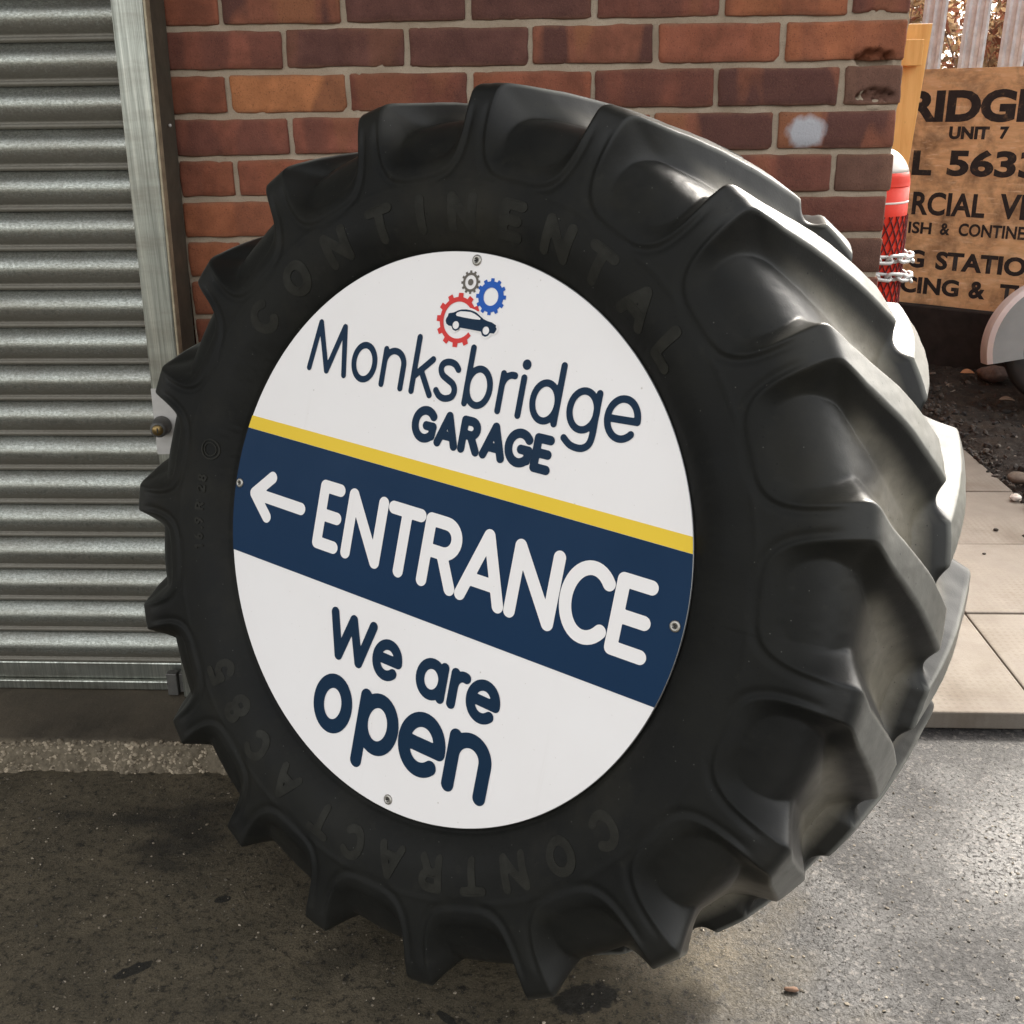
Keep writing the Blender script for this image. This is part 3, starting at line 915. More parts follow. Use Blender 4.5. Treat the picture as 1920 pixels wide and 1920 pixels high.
# pale patch and bullet lock on the rail
rail_box('lock_plate', -.2742, -.217, -.1022, -.1003, .612, .745, M['tape'], .0004)
def lathe(name, prof, seg=28, axis='Z'):
    vs = []; n = len(prof)
    for i in range(seg):
        a = 2 * math.pi * i / seg
        for r, h in prof:
            vs.append((r * math.cos(a), r * math.sin(a), h))
    fs = grid_faces(seg, n, True).tolist()
    if prof[0][0] > 1e-6: fs.append([i * n for i in range(seg)][::-1])
    if prof[-1][0] > 1e-6: fs.append([i * n + n - 1 for i in range(seg)])
    me = mesh(name, vs, fs, True)
    return me
lk = obj('bullet_lock', lathe('bullet_lock', [(.019, 0), (.019, .006), (.0175, .012), (.0165, .03), (.0145, .036), (.009, .0375), (.0085, .036)], 28), M['iron'], shut)
lk.location = Vector((-.2745, -.1025, .672)) - shut.location
lk.rotation_euler = (rad(90), 0, rad(6))
kf = obj('key_face', lathe('key_face', [(.0105, 0), (.0105, .0012), (.0, .0014)], 24), M['brass'], lk)
kf.location = (0, 0, .0378)
ks = obj('keyhole', box_mesh('keyhole', -.0012, .0012, -.005, .005, .0012, .0022, .0003), M['hole'], lk)
ks.location = (0, 0, .0378)
# end bracket of the bottom bar
bm = bmesh.new()
add_box(bm, -.023, .0, -.02, .0, 0, .052, .002)
add_box(bm, .001, .024, -.011, .012, .003, .048, .002)
br = obj('end_bracket', bm_mesh('end_bracket', bm), M['iron'], shut)
br.location = Vector((-.318, -.071, .0625)) - shut.location

# ================================================================== TRACTOR TYRE
R = .3811 * 1.0174                                        # radius of the sign panel, unit of all tyre sizes
c0 = CAM + (Vector((.33547, -.79855, .71047)) - CAM) * 1.0174
uX = Vector((.841998, -.539481, 0)); vY = Vector((.148073, .231105, .961595)); nZ = Vector((-.518762, -.809661, .274473))
ROT = Matrix((uX, vY, nZ)).transposed()          # local x right, y up, z out of the face
foot = c0 + ROT @ Vector((-.035 * R, -1.545 * R, -1.30 * R)); foot.z = 0
OFF = ROT.transposed() @ (c0 - foot)             # sign centre in tyre-local coordinates
tyre = empty('tractor_tyre', foot, ROT, 'huge black tractor tyre with chevron lugs leaning against the brick wall', 'tyre')
TCX, TCY = -.010, -.010                           # tyre axis relative to sign centre (units of R)

W2 = 1.31
DSH = .08                                        # the sidewall bulges this much proud of the sign plane
def lerp_prof(pts, n):
    pts = np.array(pts)
    d = np.r_[0, np.cumsum(np.hypot(*np.diff(pts, axis=0).T))]
    return pts, d
# s-parametrised base (groove floor) and envelope (lug top) on the near half; (rho, depth)
SV = [0.0, .08, .20, .28, .34, .40, .46, .52, .56, .585, .61, .65, .72, .80, .88, .94, 1.0]
BASE = [(.96, .150), (1.015, .085), (1.12, .030), (1.22, .018), (1.286, .026), (1.338, .050), (1.390, .078), (1.434, .112), (1.456, .148), (1.465, .175), (1.471, .207), (1.477, .265), (1.482, .35), (1.487, .43), (1.491, .51), (1.493, .59), (1.494, .655)]
ENVE = [(.96, .150), (1.015, .085), (1.12, .030), (1.22, .018), (1.288, .018), (1.355, .021), (1.425, .028), (1.495, .040), (1.532, .054), (1.549, .076), (1.556, .115), (1.565, .18), (1.580, .285), (1.592, .39), (1.600, .49), (1.603, .58), (1.604, .655)]
NS = 150
ss = np.interp(np.linspace(0, 1, NS), [0, .30, 1], [0, .22, 1])
def cr(sv, pts, s):
    # catmull-rom style monotone-ish interpolation through cumulative parameter
    sv = np.array(sv); pts = np.array(pts)
    t = np.zeros_like(pts)
    for i in range(len(sv)):
        if i == 0: t[i] = (pts[1] - pts[0]) / (sv[1] - sv[0])
        elif i == len(sv) - 1: t[i] = (pts[-1] - pts[-2]) / (sv[-1] - sv[-2])
        else: t[i] = .5 * ((pts[i + 1] - pts[i]) / (sv[i + 1] - sv[i]) + (pts[i] - pts[i - 1]) / (sv[i] - sv[i - 1]))
    idx = np.clip(np.searchsorted(sv, s, 'right') - 1, 0, len(sv) - 2)
    h = (sv[idx + 1] - sv[idx]); x = (s - sv[idx]) / h
    x = x[:, None]; h = h[:, None]
    return (2 * x**3 - 3 * x**2 + 1) * pts[idx] + (x**3 - 2 * x**2 + x) * h * t[idx] + (-2 * x**3 + 3 * x**2) * pts[idx + 1] + (x**3 - x**2) * h * t[idx + 1]
PB = cr(SV, BASE, ss); PE = cr(SV, ENVE, ss)
for _p in (PB, PE): _p[:, 0] += .013 * sstep(1.28, 1.44, _p[:, 0])
# full section: near half, far half mirrored, then inner liner
PBf = np.vstack([PB, np.stack([PB[-2::-1, 0], W2 - PB[-2::-1, 1]], 1)])
PEf = np.vstack([PE, np.stack([PE[-2::-1, 0], W2 - PE[-2::-1, 1]], 1)])
sf = np.r_[ss, 2 - ss[-2::-1]]
liner = np.array([(.945, W2 - .16), (.95, W2 - .24), (1.15, W2 - .14), (1.28, W2 - .28), (1.36, .72), (1.28, .28), (1.15, .14), (.95, .24), (.945, .16), (.96, .150)])
NT = 19 * 80
NLUG = 19
PITCH = 360 / NLUG
th = np.arange(NT) * 360.0 / NT
TH0 = 14.3
_sx = np.linspace(0, 1.4, 561)
_sy = np.interp(_sx, [0, .06, .11, .16, .28, .41, .53, .65, .80, 1.4], [0, .15, 1.5, 2.9, 5.4, 7.9, 10.4, 12.8, 15.6, 26.0])
_k = np.exp(-np.linspace(-2, 2, 25) ** 2); _k /= _k.sum()
_sy = np.convolve(np.pad(_sy, 12, mode='edge'), _k, 'valid')
def sweep(a):
    return np.interp(a, _sx, _sy)
def lug_field(THg, depth, rho_e, s):
    """0..1 lug height and rim groove; depth measured from this side's face"""
    ctr = TH0 - sweep(depth)
    d = (THg - ctr + PITCH / 2) % PITCH - PITCH / 2           # degrees from lug centre line
    kk = np.floor((THg - ctr + PITCH / 2) / PITCH)
    # x : degrees inside the pocket edge (negative on lug or sidewall)
    PW = PITCH / 2 - 1.95
    y = np.clip((s - .312) / .188, -1, 1)
    dp = PITCH / 2 - np.abs(d)
    q = ((dp / PW) ** 3.1 + (1 - y) ** 3.1) ** (1 / 3.1)
    x_side = (1 - q) * PW
    x_tread = np.abs(d) - (1.9 + .35 * sstep(.2, .55, depth))
    w = sstep(.47, .54, s)
    x = x_side * (1 - w) + x_tread * w
    lead = d < 0                                             # clockwise flank is the long one
    wide = sstep(.46, .72, s)
    wall = np.where(lead, 2.2 + 4.2 * wide, 2.2 + 2.6 * wide)
    t = np.clip(x / wall, 0, 1)
    r_ = .07                                                 # small rounding of the crest
    h = (1 - np.where(t < r_, t * t / (2 * r_), t - r_ / 2) / (1 - r_ / 2)) ** (1.3 + .35 * wide)
    end = 1 - sstep(.655, .695, depth)
    groove = np.exp(-((x + .8) / .5) ** 2) * (1 - sstep(.44, .52, s)) * sstep(.20, .27, s) + .9 * np.exp(-((x + .15) / .22) ** 2) * -.35 * (1 - sstep(.44, .52, s)) * sstep(.20, .27, s)
    return h * end, kk, d, groove
S_, TH_ = np.meshgrid(sf, th, indexing='xy')                 # rows theta, cols s
# shear the grid so that its lines run along the bars
TH_ = TH_ - (sweep(np.minimum(PEf[:, 1], W2 - PEf[:, 1])) * sstep(.40, .56, np.minimum(sf, 2 - sf)))[None, :]
dep = np.broadcast_to(PEf[:, 1], S_.shape)
rho_e = np.broadcast_to(PEf[:, 0], S_.shape)
hn, kn, dn, gn = lug_field(TH_, dep, rho_e, np.minimum(S_, 1.0))
hf, kf_, df, gf = lug_field(TH_ + PITCH / 2, W2 - dep, rho_e, np.minimum(2 - S_, 1.0))
sideN = S_ < .30; sideF = S_ > 1.70
hn = np.where(S_ <= 1.25, hn, 0); hf = np.where(S_ >= .75, hf, 0)
hn = np.where(S_ < .24, 1, hn); hf = np.where(S_ > 1.76, 1, hf)
# smooth union
H = 1 - (1 - hn) * (1 - hf)
rho = PBf[None, :, 0] + (PEf - PBf)[None, :, 0] * H
dpt = PBf[None, :, 1] + (PEf - PBf)[None, :, 1] * H
# gentle wear and unevenness
rho = rho + .0022 * vnoise(TH_ * .22, S_ * 9, 61) + .0009 * vnoise(TH_ * 1.1, S_ * 30, 62)
dpt = dpt + .0016 * vnoise(TH_ * .2 + 50, S_ * 8, 63)
# fine moulding ridges on the sidewall
ridge = lambda s0, wd, a: a * np.exp(-((S_ - s0) / wd) ** 2)
dpt = dpt - ridge(.045, .006, .006) + ridge(.075, .006, .003) - ridge(.292, .006, .0025)
dpt = dpt + .006 * np.where(S_ < 1, gn, -gf)
# seam wrap: vnoise in TH_ is not periodic, blend the joint
def wrapfix(A, Bv):
    return A
lin_r = np.broadcast_to(liner[:, 0], (NT, len(liner))); lin_d = np.broadcast_to(liner[:, 1], (NT, len(liner)))
RH = np.hstack([rho, lin_r]); DP = np.hstack([dpt, lin_d])
TT = np.radians(np.hstack([TH_, np.broadcast_to(th[:, None], lin_r.shape)]))
VX = (RH * np.cos(TT) + TCX) * R + OFF.x
VY = (RH * np.sin(TT) + TCY) * R + OFF.y
VZ = -(DP - DSH) * R + OFF.z
V = np.stack([VX, VY, VZ], -1)
nS = V.shape[1]
# vertex normals from the whole grid
du = np.roll(V, -1, 0) - np.roll(V, 1, 0)
dv = np.gradient(V, axis=1)
Nrm = np.cross(du, dv)
Nrm /= np.linalg.norm(Nrm, axis=-1, keepdims=True) + 1e-12
mid = np.array([OFF.x + TCX * R, OFF.y + TCY * R, OFF.z - .64 * R])
outw = (V[:, NS] - mid)
if (Nrm[:, NS] * outw).sum() < 0: Nrm = -Nrm; FLIP = True
else: FLIP = False
Vf = V.reshape(-1, 3); Nf = Nrm.reshape(-1, 3)
F = grid_faces(NT, nS, True)
if FLIP is False:
    # face winding must agree with the normals
    a = Vf[F[NS, 1]] - Vf[F[NS, 0]]; b_ = Vf[F[NS, 3]] - Vf[F[NS, 0]]
    if np.dot(np.cross(a, b_), Nf[F[NS, 0]]) < 0: F = F[:, ::-1]
else:
    a = Vf[F[NS, 1]] - Vf[F[NS, 0]]; b_ = Vf[F[NS, 3]] - Vf[F[NS, 0]]
    if np.dot(np.cross(a, b_), Nf[F[NS, 0]]) < 0: F = F[:, ::-1]
# lug id per vertex (near 0..18, far 19..37), -1 for carcass
LID = np.full(V.shape[:2], -1, int)
nearmask = (hn > .8) & (S_ > .535) & (S_ <= 1.25)
farmask = (hf > .8) & (S_ < 2 - .535) & (S_ >= .75)
LID[:, :len(sf)][nearmask] = (kn[nearmask].astype(int) % NLUG)
LID[:, :len(sf)][farmask] = NLUG + (kf_[farmask].astype(int) % NLUG)
lf = LID.reshape(-1)[F]
fid = np.where((lf == lf[:, :1]).all(1), lf[:, 0], -1)
# wear mask: crown scuff (R) and floor dirt (G), each with painted sheen, in the tread, none on the sidewall
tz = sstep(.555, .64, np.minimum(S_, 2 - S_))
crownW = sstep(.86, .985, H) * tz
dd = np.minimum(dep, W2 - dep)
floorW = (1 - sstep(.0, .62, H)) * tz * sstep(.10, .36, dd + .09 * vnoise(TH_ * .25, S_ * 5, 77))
WEAR_SHEEN = np.zeros((NT, nS, 4)); WEAR_SHEEN[..., 3] = 1
WEAR_SHEEN[:, :len(sf), 0] = crownW; WEAR_SHEEN[:, :len(sf), 1] = floorW; WEAR_SHEEN[:, :len(sf), 2] = sstep(.40, .56, np.minimum(S_, 2 - S_))
WEAR_SHEEN = WEAR_SHEEN.reshape(-1, 4)
def tyre_piece(name, sel, mat):
    fs = F[sel]
    uniq, inv = np.unique(fs.reshape(-1), return_inverse=True)
    me = bpy.data.meshes.new(name)
    nv, nf = len(uniq), len(fs)
    me.vertices.add(nv); me.loops.add(nf * 4); me.polygons.add(nf)
    me.vertices.foreach_set('co', Vf[uniq].astype(np.float32).ravel())
    me.loops.foreach_set('vertex_index', inv.astype(np.int32))
    me.polygons.foreach_set('loop_start', np.arange(0, nf * 4, 4, dtype=np.int32))
    me.polygons.foreach_set('loop_total', np.full(nf, 4, np.int32))
    me.polygons.foreach_set('use_smooth', np.ones(nf, bool))
    me.update(calc_edges=True)
    ca = me.color_attributes.new('wear_sheen', 'FLOAT_COLOR', 'POINT')
    ca.data.foreach_set('color', WEAR_SHEEN[uniq].astype(np.float32).ravel())
    me.normals_split_custom_set_from_vertices(Nf[uniq].astype(np.float32))
    return obj(name, me, mat, tyre)
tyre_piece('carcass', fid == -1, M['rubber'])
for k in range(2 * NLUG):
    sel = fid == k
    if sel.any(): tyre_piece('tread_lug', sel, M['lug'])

# stroke lettering: signed distance to strokes -> marching squares
def arc(cx, cy, rx, ry, a0, a1, n=26):
    return [(cx + rx * math.cos(math.radians(a)), cy + ry * math.sin(math.radians(a))) for a in np.linspace(a0, a1, n)]
def spline(pts, n=8):
    p = np.array(pts, float); out = []
    for i in range(len(p) - 1):
        p0 = p[max(i - 1, 0)]; p1 = p[i]; p2 = p[i + 1]; p3 = p[min(i + 2, len(p) - 1)]
        for t in np.linspace(0, 1, n, endpoint=False):
            out.append(tuple(.5 * (2 * p1 + (p2 - p0) * t + (2 * p0 - 5 * p1 + 4 * p2 - p3) * t * t + (3 * p1 - p0 - 3 * p2 + p3) * t ** 3)))
    out.append(tuple(p[-1]))
    return out
def iso_mesh(dist, x0, y0, st, z, put=None):
    """filled polygons where dist<0, on a regular grid"""
    nx, ny = dist.shape
    verts, faces = [], []
    def add(poly):
        b = len(verts)
        for (gx, gy) in poly: verts.append((put or spt)(x0 + gx * st, y0 + gy * st, z))
        faces.append(list(range(b, b + len(poly))))
    ins = dist < 0
    for j in range(ny - 1):
        i = 0
        while i < nx - 1:
            c4 = (ins[i, j], ins[i + 1, j], ins[i + 1, j + 1], ins[i, j + 1])
            if all(c4):
                i2 = i
                while i2 < nx - 1 and ins[i2, j] and ins[i2 + 1, j] and ins[i2 + 1, j + 1] and ins[i2, j + 1]: i2 += 1
                add([(i, j), (i2, j), (i2, j + 1), (i, j + 1)])
                i = i2; continue
            if any(c4):
                cs = [(i, j), (i + 1, j), (i + 1, j + 1), (i, j + 1)]
                poly = []
                for q in range(4):
                    a, b = cs[q], cs[(q + 1) % 4]
                    da, db = dist[a], dist[b]
                    if da < 0: poly.append(a)
                    if (da < 0) != (db < 0):
                        t = da / (da - db)
                        poly.append((a[0] + (b[0] - a[0]) * t, a[1] + (b[1] - a[1]) * t))
                if len(poly) > 2: add(poly)
            i += 1
    return verts, faces
def stroke_sdf(strokes, hw, st):
    allp = np.array([p for s in strokes for p in s])
    x0, y0 = allp.min(0) - hw - 2 * st; x1, y1 = allp.max(0) + hw + 2 * st
    nx, ny = int((x1 - x0) / st) + 2, int((y1 - y0) / st) + 2
    X = x0 + np.arange(nx)[:, None] * st; Y = y0 + np.arange(ny)[None, :] * st
    D = np.full((nx, ny), 9.0)
    for s in strokes:
        h = hw
        if len(s) == 1:
            D = np.minimum(D, np.hypot(X - s[0][0], Y - s[0][1]) - hw * 1.45); continue
        for (ax, ay), (bx, by) in zip(s[:-1], s[1:]):
            dx, dy = bx - ax, by - ay
            L2 = dx * dx + dy * dy + 1e-12
            t = np.clip(((X - ax) * dx + (Y - ay) * dy) / L2, 0, 1)
            D = np.minimum(D, np.hypot(X - ax - t * dx, Y - ay - t * dy) - h)
    return D, x0, y0
# raised sidewall lettering -------------------------------------------------
DG = None
def text_mesh(txt, bold=0.0, res=3):
    global DG
    cu = bpy.data.curves.new('t', 'FONT')
    cu.body = txt; cu.size = 1.0; cu.offset = bold; cu.resolution_u = res; cu.fill_mode = 'FRONT'
    o = bpy.data.objects.new('t', cu); COL.objects.link(o)
    dg = bpy.context.evaluated_depsgraph_get(); dg.update()
    me = bpy.data.meshes.new_from_object(o.evaluated_get(dg))
    bpy.data.objects.remove(o); bpy.data.curves.remove(cu)
    return me
sprof = np.stack([PE[:, 0], PE[:, 1]], 1)
def side_depth(r): return float(np.interp(r, sprof[ss < .5, 0], sprof[ss < .5, 1])) - DSH
LETTER = simple('moulded_lettering', (.0175, .017, .013), .62, 0, .4, 40, .15, spec=.2)
GLY = {  # strokes in a box of height 1 (centre lines)
    'C': (.80, [arc(.42, .5, .30, .36, 48, 312, 20)]), 'O': (.86, [arc(.43, .5, .31, .36, 0, 360, 28)]),
    'N': (.86, [[(.14, .14), (.14, .86), (.72, .14), (.72, .86)]]), 'T': (.76, [[(.10, .86), (.66, .86)], [(.38, .86), (.38, .14)]]),
    'I': (.28, [[(.14, .14), (.14, .86)]]), 'E': (.70, [[(.58, .86), (.14, .86), (.14, .14), (.58, .14)], [(.14, .5), (.52, .5)]]),
    'A': (.86, [[(.10, .14), (.43, .86), (.76, .14)], [(.22, .36), (.64, .36)]]), 'L': (.66, [[(.14, .86), (.14, .14), (.56, .14)]]),
    'R': (.80, [[(.14, .14), (.14, .86), (.42, .86)] + arc(.44, .675, .20, .185, 90, -90, 12) + [(.14, .49)], [(.42, .49), (.66, .14)]]),
    '8': (.72, [arc(.36, .68, .19, .18, 0, 360, 20), arc(.36, .31, .22, .18, 0, 360, 20)]),
    '5': (.70, [[(.56, .86), (.18, .86), (.15, .54)] + arc(.34, .36, .22, .22, 120, -140, 18)]),
    '1': (.36, [[(.06, .72), (.2, .86), (.2, .14)]]), '6': (.70, [arc(.35, .34, .21, .20, 0, 360, 20), [(.14, .36), (.2, .62), (.42, .86)]]),
    '9': (.70, [arc(.35, .66, .21, .20, 0, 360, 20), [(.56, .64), (.5, .38), (.28, .14)]]),
    '2': (.70, [arc(.35, .66, .20, .20, 165, -30, 14) + [(.14, .14), (.58, .14)]]), '.': (.25, [[(.12, .15), (.13, .15)]]),
}
def side_letters(txt, angs, rho_c, height, wid, hw, raise_=.0022):
    for ch, st in zip(txt, angs):
        w_, strokes = GLY[ch]
        D, x0, y0 = stroke_sdf(strokes, hw, .045)
        v, f = iso_mesh(D, x0, y0, .045, 0, lambda x, y, z: (x, y, 0.0))
        bm = bmesh.new()
        bv = [bm.verts.new(p) for p in v]
        for q in f:
            try: bm.faces.new([bv[i] for i in q])
            except ValueError: pass
        bmesh.ops.remove_doubles(bm, verts=bm.verts, dist=.002)
        r_ = bmesh.ops.extrude_face_region(bm, geom=bm.faces[:])
        top = {g_ for g_ in r_['geom'] if isinstance(g_, bmesh.types.BMVert)}
        for vv in bm.verts:
            x = (vv.co.x - w_ / 2) * wid * height; y = (vv.co.y - .5) * height
            rr = rho_c + y
            aa = math.radians(st) - x / rho_c
            dz = side_depth(rr) - (raise_ if vv in top else -.012)
            vv.co = Vector(((rr * math.cos(aa) + TCX) * R + OFF.x, (rr * math.sin(aa) + TCY) * R + OFF.y, -dz * R + OFF.z))
        obj('moulded_letter', bm_mesh('moulded_letter', bm), LETTER, tyre)
side_letters('CONTINENTAL', [142.0, 130.8, 119.6, 108.6, 99.5, 90.5, 80.0, 70.2, 61.2, 51.5, 42.5], 1.130, .135, 1.08, .125)
side_letters('CONTRACTAC85', [-39.5, -49.2, -59.2, -68.2, -77.2, -86.4, -95.4, -103.6, -114.6, -124.5, -133.2, -141.5], 1.140, .135, 1.0, .112)
side_letters('16.9R28', [192.4, 190.4, 188.6, 187.2, 184.2, 180.6, 178.4], 1.13, .045, 1.0, .10, .004)
# small moulded ring mark
def ring_mark(ang, rho_c, r0, r1):
    vs = []; n = 40
    for i in range(n):
        a = 2 * math.pi * i / n
        for rr, up_ in ((r0, -.01), (r0, .0045), (r1, .0045), (r1, -.01)):
            px, py = rr * math.cos(a), rr * math.sin(a)
            rh = rho_c + px; aa = math.radians(ang) + py / rho_c
            vs.append(((rh * math.cos(aa) + TCX) * R + OFF.x, (rh * math.sin(aa) + TCY) * R + OFF.y, -(side_depth(rh) - up_) * R + OFF.z))
    obj('moulded_ring', mesh('moulded_ring', vs, grid_faces(n, 4, True).tolist()), LETTER, tyre)
ring_mark(172.2, 1.115, .036, .042)
ring_mark(172.2, 1.115, .024, .028)

# ================================================================== ENTRANCE SIGN
TILT = rad(-2.6)
SROT = ROT @ Matrix.Rotation(TILT, 3, 'Z')
sbase = c0 + ROT @ Vector((0, -R, 0))
sign = empty('entrance_sign', sbase, SROT, 'round white and navy garage sign screwed to the face of the tyre', 'sign')
SOFF = SROT.transposed() @ (c0 - sbase)
def spt(x, y, z): return (x * R + SOFF.x, y * R + SOFF.y, z + SOFF.z)
def disc_panel():
    n = 240
    vs = []; prof = [(0, -.004), (1.0 - .003, -.004), (1.0, -.0036), (1.0, -.0004), (1 - .002, 0.0), (0, 0.0)]
    for i in range(n):
        a = 2 * math.pi * i / n
        for r, z in prof[1:-1]:
            vs.append(spt(r * math.cos(a), r * math.sin(a), z))
    fs = grid_faces(n, 4, True).tolist()
    fs.append([i * 4 + 3 for i in range(n)])
    fs.append([i * 4 for i in range(n)][::-1])
    me = mesh('panel', vs, fs)
    me.materials.append(M['sign_white']); me.materials.append(M['sign_edge'])
    for p in me.polygons:
        if len(p.vertices) == 4: p.material_index = 1
    return obj('panel', me, None, sign)
disc_panel()
def chord_band(name, y0, y1, z, mat):
    r = .9985; n = 40
    right_ = [(math.sqrt(r * r - y * y), y) for y in np.linspace(y0, y1, n)]
    left_ = [(-x, y) for x, y in right_[::-1]]
    ring = right_ + left_
    vs = [spt(x, y, z) for x, y in ring] + [spt(x, y, z - .0006) for x, y in ring]
    k = len(ring)
    fs = [list(range(k))] + [(i, i + k, (i + 1) % k + k, (i + 1) % k) for i in range(k)]
    return obj(name, mesh(name, vs, fs), mat, sign)
chord_band('navy_band', -.281, .2095, .0008, M['sign_navy'])
chord_band('yellow_stripe', .2105, .2605, .0008, M['sign_yellow'])

def letter(strokes, hw, mat, z, line, st=.0032):
    D, x0, y0 = stroke_sdf(strokes, hw, st)
    v, f = iso_mesh(D, x0, y0, st, z)
    return obj('letter', mesh('letter', v, f), mat, line)
def line_root(name):
    o = bpy.data.objects.new(name, None); COL.objects.link(o); o.parent = sign; return o
INK, WHT = M['sign_ink'], M['sign_white']
b0, xh, asc = .495, .62, .684
mk = [
    [[(-.702, .495), (-.675, .668), (-.613, .497), (-.553, .668), (-.524, .495)]],
    [arc(-.434, .5575, .05, .062, 0, 360, 40)],
    [[(-.339, xh), (-.339, b0)], [(-.339, .572)] + arc(-.294, .574, .045, .046, 180, 0) + [(-.249, b0)]],
    [[(-.197, asc), (-.197, b0)], [(-.122, .618), (-.197, .546)], [(-.168, .573), (-.114, b0)]],
    [spline([(-.007, .602), (-.024, .617), (-.05, .621), (-.074, .612), (-.081, .593), (-.07, .573), (-.045, .561), (-.02, .549), (-.009, .529), (-.017, .506), (-.045, .495), (-.07, .500), (-.088, .516)])],
    [[(.041, asc), (.041, b0)], arc(.0885, .5575, .0475, .062, 0, 360, 40)],
    [[(.182, xh), (.182, b0)], [(.182, .57)] + arc(.222, .577, .040, .044, 180, 82, 14)],
    [[(.266, .664)], [(.265, xh), (.265, b0)]],
    [[(.409, asc), (.409, b0)], arc(.361, .5575, .048, .062, 0, 360, 40)],
    [spline([(.557, .62), (.557, .56), (.558, .49), (.552, .458), (.535, .442), (.512, .437), (.482, .442), (.456, .459)]), arc(.508, .5575, .05, .062, 0, 360, 40)],
    [[(.6, .5525), (.705, .5575)], arc(.652, .5575, .053, .0625, 0, 318, 40)],
]
ln = line_root('wordmark')
for s in mk: letter(s, .0118, INK, .0008, ln)
ga = [
    [arc(-.109, .392, .044, .049, 42, 318, 30), [(-.074, .357), (-.0715, .389), (-.103, .389)]],
    [[(-.044, .342), (-.008, .440), (.029, .342)], [(-.032, .371), (.018, .371)]],
    [[(.061, .342), (.061, .440), (.088, .440)] + arc(.091, .416, .025, .024, 90, -90, 14) + [(.061, .392)], [(.092, .392), (.123, .342)]],
    [[(.155, .342), (.191, .441), (.229, .342)], [(.167, .371), (.217, .371)]],
    [arc(.297, .392, .044, .049, 42, 318, 30), [(.332, .357), (.3345, .389), (.303, .389)]],
    [[(.411, .440), (.364, .440), (.364, .342), (.413, .342)], [(.364, .392), (.409, .392)]],
]
ln = line_root('garage_word')
for s in ga: letter(s, .0155, INK, .0008, ln)
en = [
    [[(-.443, .077), (-.521, .077), (-.521, -.139), (-.436, -.139)], [(-.521, -.030), (-.441, -.030)]],
    [[(-.374, -.140), (-.374, .078), (-.229, -.140), (-.229, .080)]],
    [[(-.181, .077), (-.054, .077)], [(-.115, .077), (-.115, -.141)]],
    [[(-.006, -.142), (-.006, .077), (.055, .077)] + arc(.064, .0235, .053, .0535, 90, -90, 16) + [(-.006, -.030)], [(.062, -.030), (.120, -.142)]],
    [[(.167, -.143), (.247, .080), (.329, -.143)], [(.197, -.082), (.299, -.082)]],
    [[(.377, -.143), (.377, .080), (.530, -.143), (.530, .080)]],
    [arc(.663, -.032, .084, .113, 44, 316, 34)],
    [[(.869, .075), (.772, .075), (.772, -.146), (.876, -.146)], [(.772, -.039), (.867, -.039)]],
]
ln = line_root('entrance_word')
for s in en: letter(s, .0232, WHT, .0015, ln, .004)
D, x0, y0 = stroke_sdf([[(-.628, -.037), (-.884, -.035)], [(-.80, .046), (-.886, -.035), (-.802, -.110)]], .0235, .004)
v, f = iso_mesh(D, x0, y0, .004, .0015)
obj('arrow', mesh('arrow', v, f), WHT, sign)
we = [
    [[(-.373, -.370), (-.325, -.522), (-.278, -.374), (-.224, -.522), (-.181, -.371)]],
    [[(-.145, -.466), (-.043, -.467)], arc(-.094, -.469, .051, .057, 2, 312, 34)],
    [arc(.113, -.472, .05, .056, 0, 360, 34), [(.163, -.416), (.163, -.526)]],
    [[(.212, -.418), (.212, -.527)], [(.212, -.46)] + arc(.25, -.462, .038, .042, 180, 76, 12)],
    [[(.289, -.474), (.394, -.478)], arc(.3415, -.477, .0525, .058, 0, 312, 34)],
]
ln = line_root('we_are_words')
for s in we: letter(s, .0192, INK, .0008, ln)
op = [
    [arc(-.313, -.71, .07, .087, 0, 360, 40)],
    [[(-.159, -.627), (-.159, -.876)], arc(-.087, -.713, .072, .089, 0, 360, 40)],
    [[(.042, -.716), (.202, -.716)], arc(.122, -.713, .08, .091, -2, 312, 40)],
    [[(.26, -.63), (.26, -.806)], [(.26, -.69)] + arc(.329, -.692, .069, .068, 180, 0, 24) + [(.398, -.804)]],
]
ln = line_root('open_word')
for s in op: letter(s, .0268, INK, .0008, ln, .004)
# logo: gears and car
def poly_part(name, rings, mat, z):
    """even-odd filled rings via grid SDF-free triangulation (bmesh fill)"""
    bm = bmesh.new()
    es = []
    for ring in rings:
        vv = [bm.verts.new(spt(x, y, z)) for x, y in ring]
        for i in range(len(vv)): es.append(bm.edges.new((vv[i], vv[(i + 1) % len(vv)])))
    bmesh.ops.triangle_fill(bm, use_beauty=True, use_dissolve=False, edges=es)
    me = bpy.data.meshes.new(name)
    bmesh.ops.recalc_face_normals(bm, faces=bm.faces)
    bm.to_mesh(me); bm.free()
    return obj(name, me, mat, sign)
def gear_ring(cx, cy, r_tip, r_body, teeth, ph, duty=.42):
    pts = []
    for k in range(teeth):
        a = 2 * math.pi * (k + ph) / teeth; w = 2 * math.pi / teeth * duty / 2
        for da, r in ((-w * 1.25, r_body), (-w * .95, r_tip), (w * .95, r_tip), (w * 1.25, r_body)):
            pts.append((cx + r * math.cos(a + da), cy + r * math.sin(a + da)))
        for q in (.35, .65):
            aa = a + w * 1.25 + q * (2 * math.pi / teeth - 2.5 * w)
            pts.append((cx + r_body * math.cos(aa), cy + r_body * math.sin(aa)))
    return pts
def circ(cx, cy, r, n=48): return [(cx + r * math.cos(2 * math.pi * i / n), cy + r * math.sin(2 * math.pi * i / n)) for i in range(n)]
poly_part('grey_gear', [gear_ring(-.021, .898, .0395, .0325, 12, .3), circ(-.021, .898, .0238)], M['sign_grey'], .0008)
poly_part('gear_hub', [circ(-.021, .898, .0112, 28)], M['sign_grey'], .0008)
